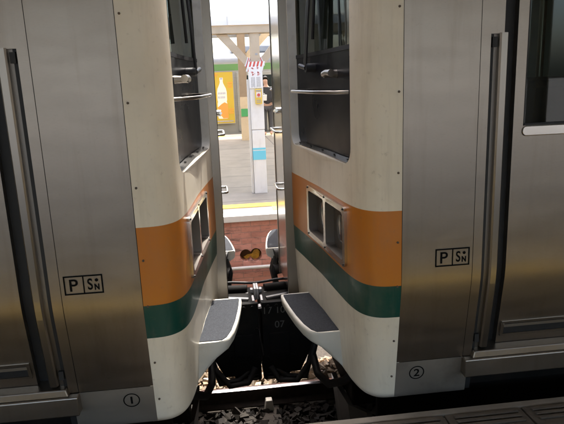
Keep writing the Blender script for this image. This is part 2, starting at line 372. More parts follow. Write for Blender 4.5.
def build_car(sgn, label, number):
    def W(u, v, z): return (XC+sgn*u, YC+v, z)
    car = empty('train_car', W(3.0, 0, 0), label, 'train car', 'coupled train cars')
    car.location.z = 0
    def B(mb, name, m, parent=None, **k): return mb.build(name, m, parent or car, **k)

    # ---- end moulding: cut out of one sheet with rounded window openings
    wins = {}
    for side in (-1, 1):
        sa, sb = sorted((s_of_v(side*1.318), s_of_v(side*.295)))
        wins[side] = rrect((sa+sb)/2, (1.078+2.26)/2, sb-sa, 2.26-1.078, .075, 6)
    hl = {}
    for side in (-1, 1):
        sa, sb = sorted((s_of_v(side*1.268), s_of_v(side*.625))); sm = (sa+sb)/2; hw = (sb-sa)/2
        hl[side, 0] = rrect(sm-hw/2+.006, (.590+.880)/2, hw-.046, .290-.058, .02, 5)
        hl[side, 1] = rrect(sm+hw/2-.006, (.590+.880)/2, hw-.046, .290-.058, .02, 5)
    cut = list(wins.values())+list(hl.values())
    S1 = SL[-1]
    ss = [0]; k = 0
    while ss[-1] < S1-1e-6:
        cu = ss[-1]; ss.append(min(S1, cu+(.018 if (cu < .36 or cu > S1-.40) else .07)))
    zs = [ZTOP,2.3,2.1,1.9,1.7,1.5,1.3,1.15,1.05,.95,.893,.8,.72,.66,.62,.60,.58,.56,.54,.52,.50,.45,.4,.3,.2,.1,.05,.02,0,-.005,-.012,-.02,-.03,-.04,-.048,-.053,ZBOT]
    pts = [Vector((s, z)) for s in ss for z in zs]; faces = []
    nz = len(zs)
    def inside(p, poly, grow=0):
        x, y = p; c = False; n = len(poly)
        for i in range(n):
            x1, y1 = poly[i]; x2, y2 = poly[(i+1) % n]
            if (y1 > y) != (y2 > y) and x < (x2-x1)*(y-y1)/(y2-y1)+x1: c = not c
        return c
    pts = [p for p in pts if not any(inside(p, w) for w in cut)]
    edges = []
    for w in cut:
        b = len(pts); pts += [Vector(q) for q in w]
        edges += [(b+i, b+(i+1) % len(w)) for i in range(len(w))]
    vs, es, fs, *_ = geometry.delaunay_2d_cdt(pts, edges, [], 0, 1e-5)
    keep = []
    for f in fs:
        c = sum((vs[i] for i in f), Vector((0,0)))/len(f)
        if not any(inside(c, w) for w in cut): keep.append(tuple(f))
    def P3(s, z, d=0.):
        u, v = prof(s); i = inset(z)
        e = 1e-3; a = prof(s-e); b = prof(s+e); t = Vector((b[0]-a[0], b[1]-a[1])).normalized()
        nu, nv = -t.y, t.x                                   # outward: towards the gap / the side
        u2 = u+.028*max(0, (.62-z)/.68)**1.5; v2 = v*(HALF-hem(z))/HALF
        return W(u2-nu*(i+d), v2-nv*(i+d), z)
    mb = MB(); mb.mesh([P3(p.x, p.y) for p in vs], keep)
    # returned lip along the side joint and under the moulding
    for s0 in (0, S1):
        for za, zb in zip(zs, zs[1:]):
            a = P3(s0, za); b = P3(s0, zb); a2 = P3(s0, za, .05); b2 = P3(s0, zb, .05); mb.face([a,b,b2,a2])
    for sa, sb in zip(ss, ss[1:]):
        mb.face([P3(sa,ZBOT), P3(sb,ZBOT), P3(sb,ZBOT,.15), P3(sa,ZBOT,.15)])
    mask = B(mb, 'end_moulding', M['mask'], smooth=40, weld=1e-4)
    DEP = .05
    for side in (-1, 1):
        w = wins[side]; n = len(w)
        # reveal round the opening, then black panel, glass and its trim at the back of it
        mb = MB()
        for i in range(n):
            a, b = w[i], w[(i+1) % n]
            mb.face([P3(*a), P3(*b), P3(*b, DEP), P3(*a, DEP)])
        B(mb, 'window_surround', M['stepwhite'], smooth=50)
        s0 = min(p[0] for p in w); s1 = max(p[0] for p in w); z0 = 1.078; z1 = 2.26; zg = 1.585
        def sheet(za, zb, d, nn=12, m=0.0):
            q = MB()
            for i in range(nn):
                x0 = s0+m+(s1-s0-2*m)*i/nn; x1 = s0+m+(s1-s0-2*m)*(i+1)/nn
                q.face([P3(x0,za,d),P3(x1,za,d),P3(x1,zb,d),P3(x0,zb,d)])
            return q
        pn = B(sheet(z0-.02, zg, DEP-.002), 'lower_black_panel', M['blackpanel'], smooth=60)
        B(sheet(zg, z1+.02, DEP+.012), 'windscreen_glass', M['glass'], smooth=60)
        q = MB()                                             # thin trim between panel and glass
        for i in range(12):
            x0 = s0+(s1-s0)*i/12; x1 = s0+(s1-s0)*(i+1)/12
            q.hexa([P3(x0,zg-.008,DEP-.006),P3(x1,zg-.008,DEP-.006),P3(x1,zg-.008,DEP+.02),P3(x0,zg-.008,DEP+.02),
                    P3(x0,zg+.012,DEP-.006),P3(x1,zg+.012,DEP-.006),P3(x1,zg+.012,DEP+.02),P3(x0,zg+.012,DEP+.02)])
        B(q, 'glazing_strip', M['rubber'])
        q = MB()                                             # bright sill strip with screws along the foot of the opening
        for i in range(10):
            x0 = s0+.06+(s1-s0-.12)*i/10; x1 = s0+.06+(s1-s0-.12)*(i+1)/10
            q.hexa([P3(x0,z0+.002,.004),P3(x1,z0+.002,.004),P3(x1,z0+.002,DEP-.006),P3(x0,z0+.002,DEP-.006),
                    P3(x0,z0+.006,.004),P3(x1,z0+.006,.004),P3(x1,z0+.014,DEP-.006),P3(x0,z0+.014,DEP-.006)])
        sill = B(q, 'sill_strip', M['chrome'], mask)
        for i in range(5):
            x = s0+.10+(s1-s0-.2)*i/4; r = MB(); a = Vector(P3(x, z0+.012, .026))
            r.cyl(a, a+Vector((0,0,.006)), .006, 8); B(r, 'screw', M['rubber'], sill)
        # grab bar
        vb = [side*1.17, side*1.155, side*1.10, side*1.0, side*.85, side*.7, side*.56, side*.50, side*.485]
        off = [DEP, .0, -.045, -.065, -.07, -.07, -.06, -.02, DEP]
        q = MB(); q.tube([P3(s_of_v(v), 1.39+.006*i/8, o) for i, (v, o) in enumerate(zip(vb, off))], .0088, 10)
        B(q, 'grab_bar', M['railsteel'], smooth=60)
        # lock handle on the panel
        vv = side*1.0
        q = MB(); a = Vector(P3(s_of_v(vv), 1.475, DEP)); b = Vector(P3(s_of_v(vv), 1.475, -.015)); q.tube([a, a.lerp(b,.75), b], [.020,.016,.018], 12)
        q.tube([b, Vector(P3(s_of_v(vv-side*-.06), 1.482, -.02)), Vector(P3(s_of_v(vv-side*-.12), 1.478, -.015))], [.015,.013,.017], 10)
        B(q, 'panel_handle', M['railsteel'], smooth=50)
        # wiper: pivot on the panel, arm and blade up across the glass
        vv = side*.64
        q = MB(); a = Vector(P3(s_of_v(vv), 1.515, DEP)); b = Vector(P3(s_of_v(vv), 1.515, -.005)); q.cyl(a, b, .024, 14)
        q.tube([P3(s_of_v(vv), 1.515, .0), P3(s_of_v(vv+side*-.10), 1.53, -.004)], .014, 8)
        wp = B(q, 'wiper', M['darkmetal'], smooth=50)
        q = MB()
        for dv in (.0, .022):
            q.tube([P3(s_of_v(vv-side*dv), 1.52, -.002), P3(s_of_v(vv+side*(.05-dv)), 1.80, .004), P3(s_of_v(vv+side*(.12-dv)), 2.12, .016)], .007, 6)
        B(q, 'wiper_arm', M['darkmetal'], wp)
        q = MB(); q.tube([P3(s_of_v(vv+side*.03), 1.66, .03), P3(s_of_v(vv+side*.14), 2.2, .03)], .009, 6); B(q, 'wiper_blade', M['rubber'], wp)
        # headlight box: raised frame with two square pockets
        va, vz = side*1.268, side*.625
        sa, sb = sorted((s_of_v(va), s_of_v(vz))); hz0, hz1 = .590, .880
        outer = rrect((sa+sb)/2, (hz0+hz1)/2, sb-sa, hz1-hz0, .026, 5)
        sm = (sa+sb)/2; hw = (sb-sa)/2
        holes = [rrect(sm-hw/2+.006, (hz0+hz1)/2, hw-.046, hz1-hz0-.058, .02, 5), rrect(sm+hw/2-.006, (hz0+hz1)/2, hw-.046, hz1-hz0-.058, .02, 5)]
        p2 = []; e2 = []
        for lp in [outer]+holes:
            b = len(p2); p2 += [Vector(x) for x in lp]; e2 += [(b+i, b+(i+1) % len(lp)) for i in range(len(lp))]
        gx = [sa+.01+(sb-sa-.02)*i/10 for i in range(11)]
        p2 += [Vector((x, z)) for x in gx for z in (hz0+.012, hz1-.012)]
        v3, _, f3, *_ = geometry.delaunay_2d_cdt(p2, e2, [], 0, 1e-6)
        q = MB(); fr = -.014
        good = []
        for f in f3:
            c = sum((v3[i] for i in f), Vector((0,0)))/len(f)
            if inside(c, outer) and not any(inside(c, h) for h in holes): good.append(tuple(f))
        q.mesh([P3(x.x, x.y, fr) for x in v3], good)
        for i in range(len(outer)):
            a, b = outer[i], outer[(i+1) % len(outer)]; q.face([P3(*a,fr),P3(*b,fr),P3(*b,.01),P3(*a,.01)])
        hb = B(q, 'headlight_box', M['chrome'], smooth=40, weld=1e-4)
        q = MB()
        for h in holes:
            for i in range(len(h)):
                a, b = h[i], h[(i+1) % len(h)]; q.face([P3(*a,fr),P3(*b,fr),P3(*b,.034),P3(*a,.034)])
            q.face([P3(x, y, .034) for x, y in h])
        B(q, 'lamp_pocket', M['steel_dark'], hb, smooth=40)
        for h in holes:
            cx = sum(x for x, y in h)/len(h); cz = (hz0+hz1)/2
            q = MB(); q.tube([P3(cx, cz, .034), P3(cx, cz, .026), P3(cx, cz, .020)], [.074,.070,.045], 24); B(q, 'headlight', M['lens'], hb, smooth=40)
        for x in (sa+.02, sm, sb-.02):
            for z in (hz0+.012, hz1-.012): q = MB(); q.cyl(P3(x, z, fr), P3(x, z, fr-.004), .005, 8); B(q, 'screw', M['rubber'], hb)
        # foot step: shelf with rounded outer edge, grey tread, tapering bracket below
        zt = .185
        ring = [(.50,-.0),( .125,.0)]
        outl = [(None,-.49),(.120,-.50),(.118,-.53),(.123,-.60),(.134,-.70),(.152,-.83),(.176,-.95),(.203,-1.03),(.228,-1.062),(.262,-1.075),(None,-1.078)]
        sv = -1 if side < 0 else 1
        def fu(v, z): return face_u(sv*abs(v), z)+.01
        top = [((fu(v, zt) if u is None else u), v) for u, v in outl]
        inner = [(fu(v, zt), v) for v in (-.95,-.80,-.65)]
        q = MB()
        T = [W(u, -v*side*1 if side > 0 else v, zt) for u, v in top]
        def Ws(u, v, z): return W(u, v if side < 0 else -v, z)
        full = top+inner
        n1 = len(full)
        cu0 = sum(p[0] for p in full)/n1; cv0 = sum(p[1] for p in full)/n1
        def ringat(z, k, zin=None):
            return [Ws(fu(v, z) if (i in (0, len(top)-1) or i >= len(top)) else fu(v,z)-(fu(v,zt)-u)*k, v, z) for i, (u, v) in enumerate(full)]
        r0 = ringat(zt-.004, .985); r1 = ringat(zt-.016, 1.0); r2 = ringat(zt-.050, .985); r3 = ringat(zt-.062, .95); r4 = ringat(zt-.10, .62); r5 = ringat(zt-.20, .02)
        rt = ringat(zt, .955)
        for A, Bq in ((rt,r0),(r0,r1),(r1,r2),(r2,r3),(r3,r4),(r4,r5)):
            for i in range(n1):
                j = (i+1) % n1; q.face([A[i],A[j],Bq[j],Bq[i]])
        q.face(rt); q.face(r5)
        st = B(q, 'foot_step', M['stepwhite'], smooth=45, weld=1e-4)
        q = MB()
        tr = [(u+(.016 if 0 < i < len(top)-1 else 0), v) for i, (u, v) in enumerate(top)]
        tr = [(min(u, fu(v, zt)-.006), max(-1.062, min(-.515, v))) for u, v in tr]
        tr = tr+[(u-.008, v) for u, v in inner]
        a = [Ws(u, v, zt+.004) for u, v in tr]; b = [Ws(u, v, zt+.0005) for u, v in tr]
        q.face(a)
        for i in range(len(tr)): j = (i+1) % len(tr); q.face([a[i],a[j],b[j],b[i]])
        B(q, 'tread', M['tread'], st)
        # screws of the moulding along the side joint
        for z in (.09,.283,.56,.76,1.06,1.39,1.715,2.05,2.35):
            q = MB(); vv2 = side_v(z) if side < 0 else -side_v(z)
            q.tube([W(.533, vv2-side*.001, z), W(.533, vv2+side*.0035, z), W(.533, vv2+side*.005, z)], [.0052,.0048,.002], 10)
            B(q, 'screw', M['screwhead'], mask, smooth=40)
    # ---- gangway door in the middle of the end
    gw = .25; gu = .20
    q = MB(); q.hexa([W(gu,-gw,.10),W(.30,-gw,.10),W(.30,gw,.10),W(gu,gw,.10),W(gu,-gw,2.3),W(.30,-gw,2.3),W(.30,gw,2.3),W(gu,gw,2.3)])
    gd = B(q, 'gangway_door', M['polished'], bevel=.006)
    for side in (-1, 1):
        q = MB()
        q.hexa([W(gu-.005,side*gw,.06),W(.29,side*gw,.06),W(.29,side*(gw+.022),.06),W(gu-.005,side*(gw+.022),.06),
                W(gu-.005,side*gw,2.33),W(.29,side*gw,2.33),W(.29,side*(gw+.022),2.33),W(gu-.005,side*(gw+.022),2.33)])
        B(q, 'gangway_frame', M['railsteel'], bevel=.004)
    for z, va, vz in ((1.145,-.225,.10),(.785,-.225,-.02)):
        q = MB(); q.tube([W(gu,va,z),W(gu-.035,va,z),W(gu-.04,va+.012,z),W(gu-.04,vz-.012,z),W(gu-.035,vz,z),W(gu,vz,z)], .008, 8)
        B(q, 'door_grip', M['chrome'], gd, smooth=60)
    q = MB(); q.tube([W(gu,-.17,1.275),W(gu-.03,-.17,1.275)], .02, 14); q.tube([W(gu-.028,-.2,1.275),W(gu-.028,-.08,1.268)], .009, 8); B(q, 'door_handle', M['chrome'], gd, smooth=60)

    # ---- stainless body side and roof
    def side_sheet(u0, u1, z0, z1, d=0., far=False, q=None, m=0):
        q = q or MB()
        zz = sorted({z0, z1, *[z for z in zs if z0 < z < z1]})
        un = max(1, int((u1-u0)/.5))
        for za, zb in zip(zz, zz[1:]):
            for i in range(un):
                ua = u0+(u1-u0)*i/un; ub = u0+(u1-u0)*(i+1)/un
                sg = 1 if far else -1
                f = lambda u, z: W(u, sg*(HALF-hem(z)-d), z)
                q.face([f(ua,za),f(ub,za),f(ub,zb),f(ua,zb)], m)
        return q
    ZS = ZTOP-.02; ZB = -.03; LEN = 6.5
    q = side_sheet(.5525, .869, .1645, ZS); B(q, 'end_side_panel', M['steel'], smooth=30)
    q = side_sheet(.5525, .90, ZB, .1620); sk = B(q, 'skirt_panel', M['skirt'], smooth=30)
    q = side_sheet(.556, .86, ZB-.0, .18, d=.012)           # dark joints behind the sheets
    side_sheet(.545, .93, ZB, ZS, d=.012, q=q); B(q, 'joint_backing', M['rubber'])
    # pillar beside the crew door, stopping at the sill
    q = side_sheet(.8715, .912, .166, ZS)
    side_sheet(.912, .968, 1.602, ZS, q=q); B(q, 'door_pillar', M['steel'], smooth=30)
    q = MB()                                                  # handrail pocket with a back and two cheeks
    side_sheet(.912, .947, .19, 1.602, d=.016, q=q)
    for u in (.912,):
        for za, zb in zip(zs, zs[1:]):
            if za <= 1.602 and zb >= .15: q.face([W(u,side_v(za),za),W(u,side_v(zb),zb),W(u,side_v(zb)+.016,zb),W(u,side_v(za)+.016,za)])
    q.face([W(.912,side_v(1.6),1.602),W(.968,side_v(1.6),1.602),W(.968,side_v(1.6)+.06,1.602),W(.912,side_v(1.6)+.06,1.602)])
    B(q, 'handrail_pocket', M['steel_dark'], smooth=30)
    for z in (1.57, .26):
        q = MB(); q.hexa([W(.918,side_v(z)-.004,z-.02),W(.938,side_v(z)-.004,z-.02),W(.938,side_v(z)+.010,z-.02),W(.918,side_v(z)+.010,z-.02),
                W(.918,side_v(z)-.004,z+.02),W(.938,side_v(z)-.004,z+.02),W(.938,side_v(z)+.010,z+.02),W(.918,side_v(z)+.010,z+.02)])
        B(q, 'handrail_bracket', M['rubber'])
    q = MB(); zl = [1.605,1.4,1.2,1.0,.8,.66,.62,.58,.54,.5,.4,.3,.21]
    for za, zb in zip(zl, zl[1:]):
        for (ua, ub) in ((.947,.984),):
            for (da, db, u1, u2) in ((-.010,-.010,ua+.006,ub-.006),):
                q.face([W(u1,side_v(za)-.010,za),W(u2,side_v(za)-.010,za),W(u2,side_v(zb)-.010,zb),W(u1,side_v(zb)-.010,zb)])
            q.face([W(ua+.006,side_v(za)-.010,za),W(ua,side_v(za)-.002,za),W(ua,side_v(zb)-.002,zb),W(ua+.006,side_v(zb)-.010,zb)])
            q.face([W(ub-.006,side_v(za)-.010,za),W(ub,side_v(za)-.002,za),W(ub,side_v(zb)-.002,zb),W(ub-.006,side_v(zb)-.010,zb)])
            q.face([W(ua,side_v(za)-.002,za),W(ua,side_v(za)+.032,za),W(ua,side_v(zb)+.032,zb),W(ua,side_v(zb)-.002,zb)])
            q.face([W(ub,side_v(za)-.002,za),W(ub,side_v(za)+.07,za),W(ub,side_v(zb)+.07,zb),W(ub,side_v(zb)-.002,zb)])
    q.face([W(.947,side_v(1.6),1.605),W(.984,side_v(1.6),1.605),W(.984,side_v(1.6)+.03,1.605),W(.947,side_v(1.6)+.03,1.605)])
    B(q, 'handrail', M['railsteel'])
    # dark jamb and crew door set back in its opening
    q = side_sheet(.968, 1.075, .19, ZS, d=.075)
    for za, zb in zip(zs, zs[1:]):
        if zb >= 1.0 or True:
            q.face([W(.968,side_v(za)+.004,max(za,.19)),W(.968,side_v(zb)+.004,max(zb,.19)),W(.968,side_v(zb)+.075,max(zb,.19)),W(.968,side_v(za)+.075,max(za,.19))])
    side_sheet(1.62, 1.70, .19, ZS, d=.075, q=q)
    B(q, 'door_jamb', M['rubber'])  # blackened to stand in for the shadow in the door recess
    DD = .042; d0, d1 = 1.048, 1.63; wu0, wu1, wz0, wz1 = 1.092, 1.585, 1.225, 2.0
    zz = sorted({.20, 2.2, wz0, wz1, *[z for z in zs if .2 < z < 2.2]})
    q = MB(); f = lambda u, z, d=DD: W(u, side_v(z)+d, z)
    for za, zb in zip(zz, zz[1:]):
        if wz0-1e-6 <= za and zb <= wz1+1e-6:
            q.face([f(d0,za),f(wu0,za),f(wu0,zb),f(d0,zb)]); q.face([f(wu1,za),f(d1,za),f(d1,zb),f(wu1,zb)])
        else:
            cuts = [d0, wu0, wu1, d1]
            for a, b in zip(cuts, cuts[1:]): q.face([f(a,za),f(b,za),f(b,zb),f(a,zb)])
        q.face([f(d0,za),f(d0,zb),f(d0,zb,DD+.035),f(d0,za,DD+.035)])
        q.face([f(d1,za),f(d1,zb),f(d1,zb,DD+.035),f(d1,za,DD+.035)])
    q.face([f(wu0,wz0),f(wu1,wz0),f(wu1,wz0,DD+.03),f(wu0,wz0,DD+.03)]); q.face([f(wu0,wz0),f(wu0,wz1),f(wu0,wz1,DD+.03),f(wu0,wz0,DD+.03)])
    q.face([f(wu1,wz0),f(wu1,wz1),f(wu1,wz1,DD+.03),f(wu1,wz0,DD+.03)]); q.face([f(wu0,wz1),f(wu1,wz1),f(wu1,wz1,DD+.03),f(wu0,wz1,DD+.03)])
    door = B(q, 'crew_door', M['steel'], smooth=30)
    q = MB(); q.face([f(wu0-.02,wz0-.02,DD+.018),f(wu1+.02,wz0-.02,DD+.018),f(wu1+.02,wz1+.02,DD+.018),f(wu0-.02,wz1+.02,DD+.018)])
    B(q, 'door_window', M['glass'], door)
    q = MB()                                                  # window gasket and pressed sill under it
    for (a, b, c, d) in ((wu0,wu0+.009,wz0,wz1),(wu1-.009,wu1,wz0,wz1),(wu0,wu1,wz0,wz0+.009)):
        q.hexa([f(a,c,DD+.006),f(b,c,DD+.006),f(b,c,DD+.017),f(a,c,DD+.017),f(a,d,DD+.006),f(b,d,DD+.006),f(b,d,DD+.017),f(a,d,DD+.017)])
    B(q, 'gasket', M['rubber'], door)
    q = MB(); pr = rrect((wu0+wu1)/2+.004, wz0-.022, wu1-wu0+.012, .036, .016, 5)
    a = [f(x, z, DD-.007) for x, z in pr]; b = [f(x, z, DD+.002) for x, z in rrect((wu0+wu1)/2+.004, wz0-.022, wu1-wu0+.022, .046, .021, 5)]
    q.face(a)
    for i in range(len(a)): j = (i+1) % len(a); q.face([a[i],a[j],b[j],b[i]])
    B(q, 'window_ledge', M['chrome'], door, smooth=40)
    # vent near the foot of the door: raised frame, dark slot, one inner blade
    q = MB(); va, vb2, vc, vd = 1.062, 1.60, .238, .318
    for (a, b, c, d) in ((va,vb2,vd-.014,vd),(va,vb2,vc,vc+.012),(va,va+.014,vc+.012,vd-.014),(vb2-.014,vb2,vc+.012,vd-.014)):
        q.hexa([f(a,c,DD-.008),f(b,c,DD-.008),f(b,c,DD+.004),f(a,c,DD+.004),f(a,d,DD-.008),f(b,d,DD-.008),f(b,d,DD+.004),f(a,d,DD+.004)])
    vent = B(q, 'door_vent', M['steel'], door, bevel=.002)
    q = MB(); q.face([f(va+.014,vc+.012,DD-.002),f(vb2-.014,vc+.012,DD-.002),f(vb2-.014,vd-.014,DD-.002),f(va+.014,vd-.014,DD-.002)]); B(q, 'vent_slot', M['rubber'], vent)
    q = MB(); q.hexa([f(va+.014,vd-.034,DD-.006),f(vb2-.014,vd-.034,DD-.006),f(vb2-.014,vd-.034,DD-.003),f(va+.014,vd-.034,DD-.003),f(va+.014,vd-.020,DD-.004),f(vb2-.014,vd-.020,DD-.004),f(vb2-.014,vd-.020,DD-.003),f(va+.014,vd-.020,DD-.003)])
    B(q, 'vent_blade', M['steel_dark'], vent)
    # sill: upper plate and stepped ledge standing out from the side
    q = MB()
    v0 = side_v(.17)
    q.hexa([W(.906,v0-.030,.163),W(1.75,v0-.030,.163),W(1.75,v0+.08,.163),W(.906,v0+.08,.163),W(.916,v0-.026,.197),W(1.75,v0-.026,.197),W(1.75,v0+.08,.199),W(.916,v0+.08,.199)])
    q.hexa([W(.868,v0-.040,.075),W(1.75,v0-.040,.075),W(1.75,v0+.06,.075),W(.868,v0+.06,.075),W(.868,v0-.040,.163),W(1.75,v0-.040,.163),W(1.75,v0+.06,.163),W(.868,v0+.06,.163)])
    B(q, 'door_sill', M['steel'], bevel=.005)
    # rest of the side, roof, floor
    q = side_sheet(1.70, LEN, .0, .95); side_sheet(1.70, 2.0, .95, 1.75, q=q); side_sheet(2.9, LEN, .95, 1.75, q=q); side_sheet(1.70, LEN, 1.75, ZS, q=q)
    side_sheet(.968, 1.70, 2.2, ZS, d=.002, q=q)
    side_sheet(.556, LEN, .0, ZS, far=True, q=q)
    q.face([W(LEN,-HALF+.1,0),W(LEN,HALF-.1,0),W(LEN,HALF,ZS),W(LEN,-HALF,ZS)])
    B(q, 'body_side', M['steel'], smooth=30)
    q = MB(); q.face([W(2.0,-HALF+.02,.95),W(2.9,-HALF+.02,.95),W(2.9,-HALF+.02,1.75),W(2.0,-HALF+.02,1.75)]); B(q, 'window', M['glassdark'])
    q = MB(); arc = []
    for i in range(17):
        a = math.pi*(1-i/16); arc.append((HALF*math.cos(a)*(1 if abs(math.cos(a)) < .999 else 1), ZS+.22*math.sin(a)**.7 if 0 < i < 16 else ZS))
    for (v1, z1), (v2, z2) in zip(arc, arc[1:]): q.face([W(.30,v1*.97,z1),W(LEN,v1,z1),W(LEN,v2,z2),W(.30,v2*.97,z2)])
    q.face([W(.30,v*.97,z) for v, z in arc]); B(q, 'roof', M['roofgrey'], smooth=40)
    q = MB(); q.hexa([W(.48,-1.2,-.02),W(LEN,-1.2,-.02),W(LEN,1.2,-.02),W(.48,1.2,-.02),W(.48,-1.2,.06),W(LEN,-1.2,.06),W(LEN,1.2,.06),W(.48,1.2,.06)]); q.hexa([W(.6,-1.36,-.01),W(LEN,-1.36,-.01),W(LEN,1.36,-.01),W(.6,1.36,-.01),W(.6,-1.37,.05),W(LEN,-1.37,.05),W(LEN,1.37,.05),W(.6,1.37,.05)]); B(q, 'floor', M['black'])
    # cab lining: back wall with a window, desk, ceiling
    q = MB(); q.hexa([W(1.95,-1.42,.06),W(2.0,-1.42,.06),W(2.0,1.42,.06),W(1.95,1.42,.06),W(1.95,-1.42,2.42),W(2.0,-1.42,2.42),W(2.0,1.42,2.42),W(1.95,1.42,2.42)])
    q.hexa([W(.42,-1.40,2.38),W(1.95,-1.40,2.38),W(1.95,1.40,2.38),W(.42,1.40,2.38),W(.42,-1.40,2.42),W(1.95,-1.40,2.42),W(1.95,1.40,2.42),W(.42,1.40,2.42)])
    q.hexa([W(.45,.40,.06),W(.85,.40,.06),W(.85,1.35,.06),W(.45,1.35,.06),W(.45,.40,1.25),W(.75,.40,1.25),W(.75,1.35,1.25),W(.45,1.35,1.25)])
    B(q, 'cab_lining', M['interior'])
    q = MB(); q.hexa([W(1.25,-1.0,.06),W(1.75,-1.0,.06),W(1.75,-.55,.06),W(1.25,-.55,.06),W(1.35,-1.0,1.42),W(1.70,-1.0,1.42),W(1.70,-.55,1.42),W(1.35,-.55,1.42)])
    B(q, 'driver_seat', M['seat'], bevel=.05)
    for u2 in (1.25, 1.52, 1.78):
        q = MB(); q.tube([W(u2,-.2-.3*(u2-1.2),.06),W(u2,-.2-.3*(u2-1.2),2.38)], .022, 10); B(q, 'cab_pole', M['railsteel'], smooth=60)

    # ---- markings
    q = MB()
    def side_plane(x, z, e=.0016): return (x, YC+side_v(z)-e, z)
    def put(vs, fs, x, z):
        q.mesh([side_plane(x+a, z+b) for a, b in vs], fs)
    cx = XC+sgn*.778; cz = .677; w2, h2, lw = .0775, .0405, .0062
    def bar(x0, x1, z0, z1):
        q.face([side_plane(x0,z0),side_plane(x1,z0),side_plane(x1,z1),side_plane(x0,z1)])
    bar(cx-w2,cx+w2,cz+h2-lw,cz+h2); bar(cx-w2,cx+w2,cz-h2,cz-h2+lw)
    bar(cx-w2,cx-w2+lw,cz-h2+lw,cz+h2-lw); bar(cx+w2-lw,cx+w2,cz-h2+lw,cz+h2-lw); bar(cx-.0022,cx+.0030,cz-h2+lw,cz+h2-lw)
    v, f2 = text2d('P', .073, .0008); v = [(a*1.02, b) for a, b in v]; put(v, f2, cx-.038, cz)
    v, f2 = text2d('S', .066, .0012); v = [(a*.72, b) for a, b in v]; put(v, f2, cx+.026, cz+.001)
    v, f2 = text2d('N', .034, .0016); v = [(a*.80, b) for a, b in v]; put(v, f2, cx+.052, cz-.012)
    cpts = [(.0068*math.cos(2*math.pi*k/16), .0068*math.sin(2*math.pi*k/16)) for k in range(16)]; put(cpts, [tuple(range(16))], cx+.0525, cz+.0165)
    B(q, 'equipment_marking', M['mark'])
    q = MB(); cx = XC+sgn*.653; cz = .098
    n = 40; ro, ri = .0365, .0312
    for k in range(n):
        a, b = 2*math.pi*k/n, 2*math.pi*(k+1)/n
        q.face([side_plane(cx+r*math.cos(t), cz+r*math.sin(t)) for r, t in ((ro,a),(ro,b),(ri,b),(ri,a))])
    if number == 1: q.face([side_plane(cx+x, cz+z) for x, z in ((-.0045,-.019),(.0045,-.019),(.0045,.019),(-.0045,.019))])
    else:
        v, f2 = text2d('2', .056, .0010); put([(a*1.1, b) for a, b in v], f2, cx, cz)
    B(q, 'number_marking', M['mark'])

    # ---- underneath: coupler, electric coupler, hoses, plate, bogie
    zc = -.16
    q = MB(); q.hexa([W(.012,-.16,zc-.14),W(.26,-.15,zc-.13),W(.26,.15,zc-.13),W(.012,.16,zc-.14),W(.012,-.16,zc+.12),W(.26,-.15,zc+.11),W(.26,.15,zc+.11),W(.012,.16,zc+.12)])
    q.tube([W(.26,0,zc),W(1.2,0,zc)], .085, 12)
    cp = B(q, 'coupler', M['black'], bevel=.012)
    q = MB(); q.hexa([W(.006,-.30,-.49),W(.17,-.30,-.49),W(.17,.30,-.49),W(.006,.30,-.49),W(.006,-.30,zc-.15),W(.25,-.30,zc-.15),W(.25,.30,zc-.15),W(.006,.30,zc-.15)])
    ec = B(q, 'electric_coupler', M['black'], bevel=.012)
    q = MB(); q.hexa([W(.012,-.345,-.42),W(.25,-.345,-.42),W(.25,-.315,-.42),W(.012,-.315,-.42),W(.012,-.345,-.16),W(.37,-.345,-.16),W(.37,-.315,-.16),W(.012,-.315,-.16)])
    q.hexa([W(.012,-.345,-.16),W(.37,-.345,-.16),W(.37,-.315,-.16),W(.012,-.315,-.16),W(.012,-.345,.078),W(.40,-.345,.078),W(.40,-.315,.078),W(.012,-.315,.078)])
    B(q, 'coupler_void_plate', M['black'], bevel=.004)  # black plate widened to stand in for the dark void below the couplers
    for zz2, h2 in ((-.44,.012),(-.47,.01)):
        q = MB(); q.hexa([W(.03,-.312,zz2),W(.15,-.312,zz2),W(.15,-.298,zz2),W(.03,-.298,zz2),W(.03,-.312,zz2+h2),W(.15,-.312,zz2+h2),W(.15,-.298,zz2+h2),W(.03,-.298,zz2+h2)])
        B(q, 'contact_cover_rib', M['plow'], ec)
    def lug(a, b, c, d, z0, z1):
        q = MB(); q.hexa([W(a,c,z0),W(b,c,z0),W(b,d,z0),W(a,d,z0),W(a,c,z1),W(b,c,z1),W(b,d,z1),W(a,d,z1)]); B(q, 'coupler_lug', M['greyiron'], cp, bevel=.005)
    lug(.0,.017,-.02,.10,-.03,.055); lug(.020,.042,.02,.06,-.03,.038); lug(.020,.038,-.13,-.03,-.035,.015)
    lug(.0,.018,-.20,-.15,-.035,-.004); lug(.050,.078,.02,.05,-.035,.012)
    q = MB(); q.hexa([W(.02,-.31,-.07),W(.36,-.31,-.07),W(.36,.13,-.07),W(.02,.13,-.07),W(.02,-.31,-.01),W(.36,-.31,-.03),W(.36,.13,.012),W(.02,.13,.02)])
    B(q, 'coupler_lid', M['black'], cp, bevel=.012)
    q = MB(); q.tube([W(.42,.10,.0),W(.20,.08,.022),W(.06,.06,.028)], [.036,.034,.030], 12); B(q, 'coupler_arm', M['black'], cp, smooth=50)
    q = MB(); q.tube([W(.42,-.02,.0),W(.22,-.06,.006),W(.06,-.09,.0)], [.03,.024,.022], 12); B(q, 'coupler_arm', M['darkmetal'], cp, smooth=50)
    for v, z, r in ((.17,.035,.010),(-.24,-.0,.010)):
        q = MB(); q.tube([W(.40,v+.06,z-.03),W(.28,v+.03,z+.0),W(.16,v,z+.010),W(.06,v-.01,z+.003),W(.0,v-.01,z-.002)], r, 8)
        B(q, 'air_hose', M['rubber'], smooth=60)
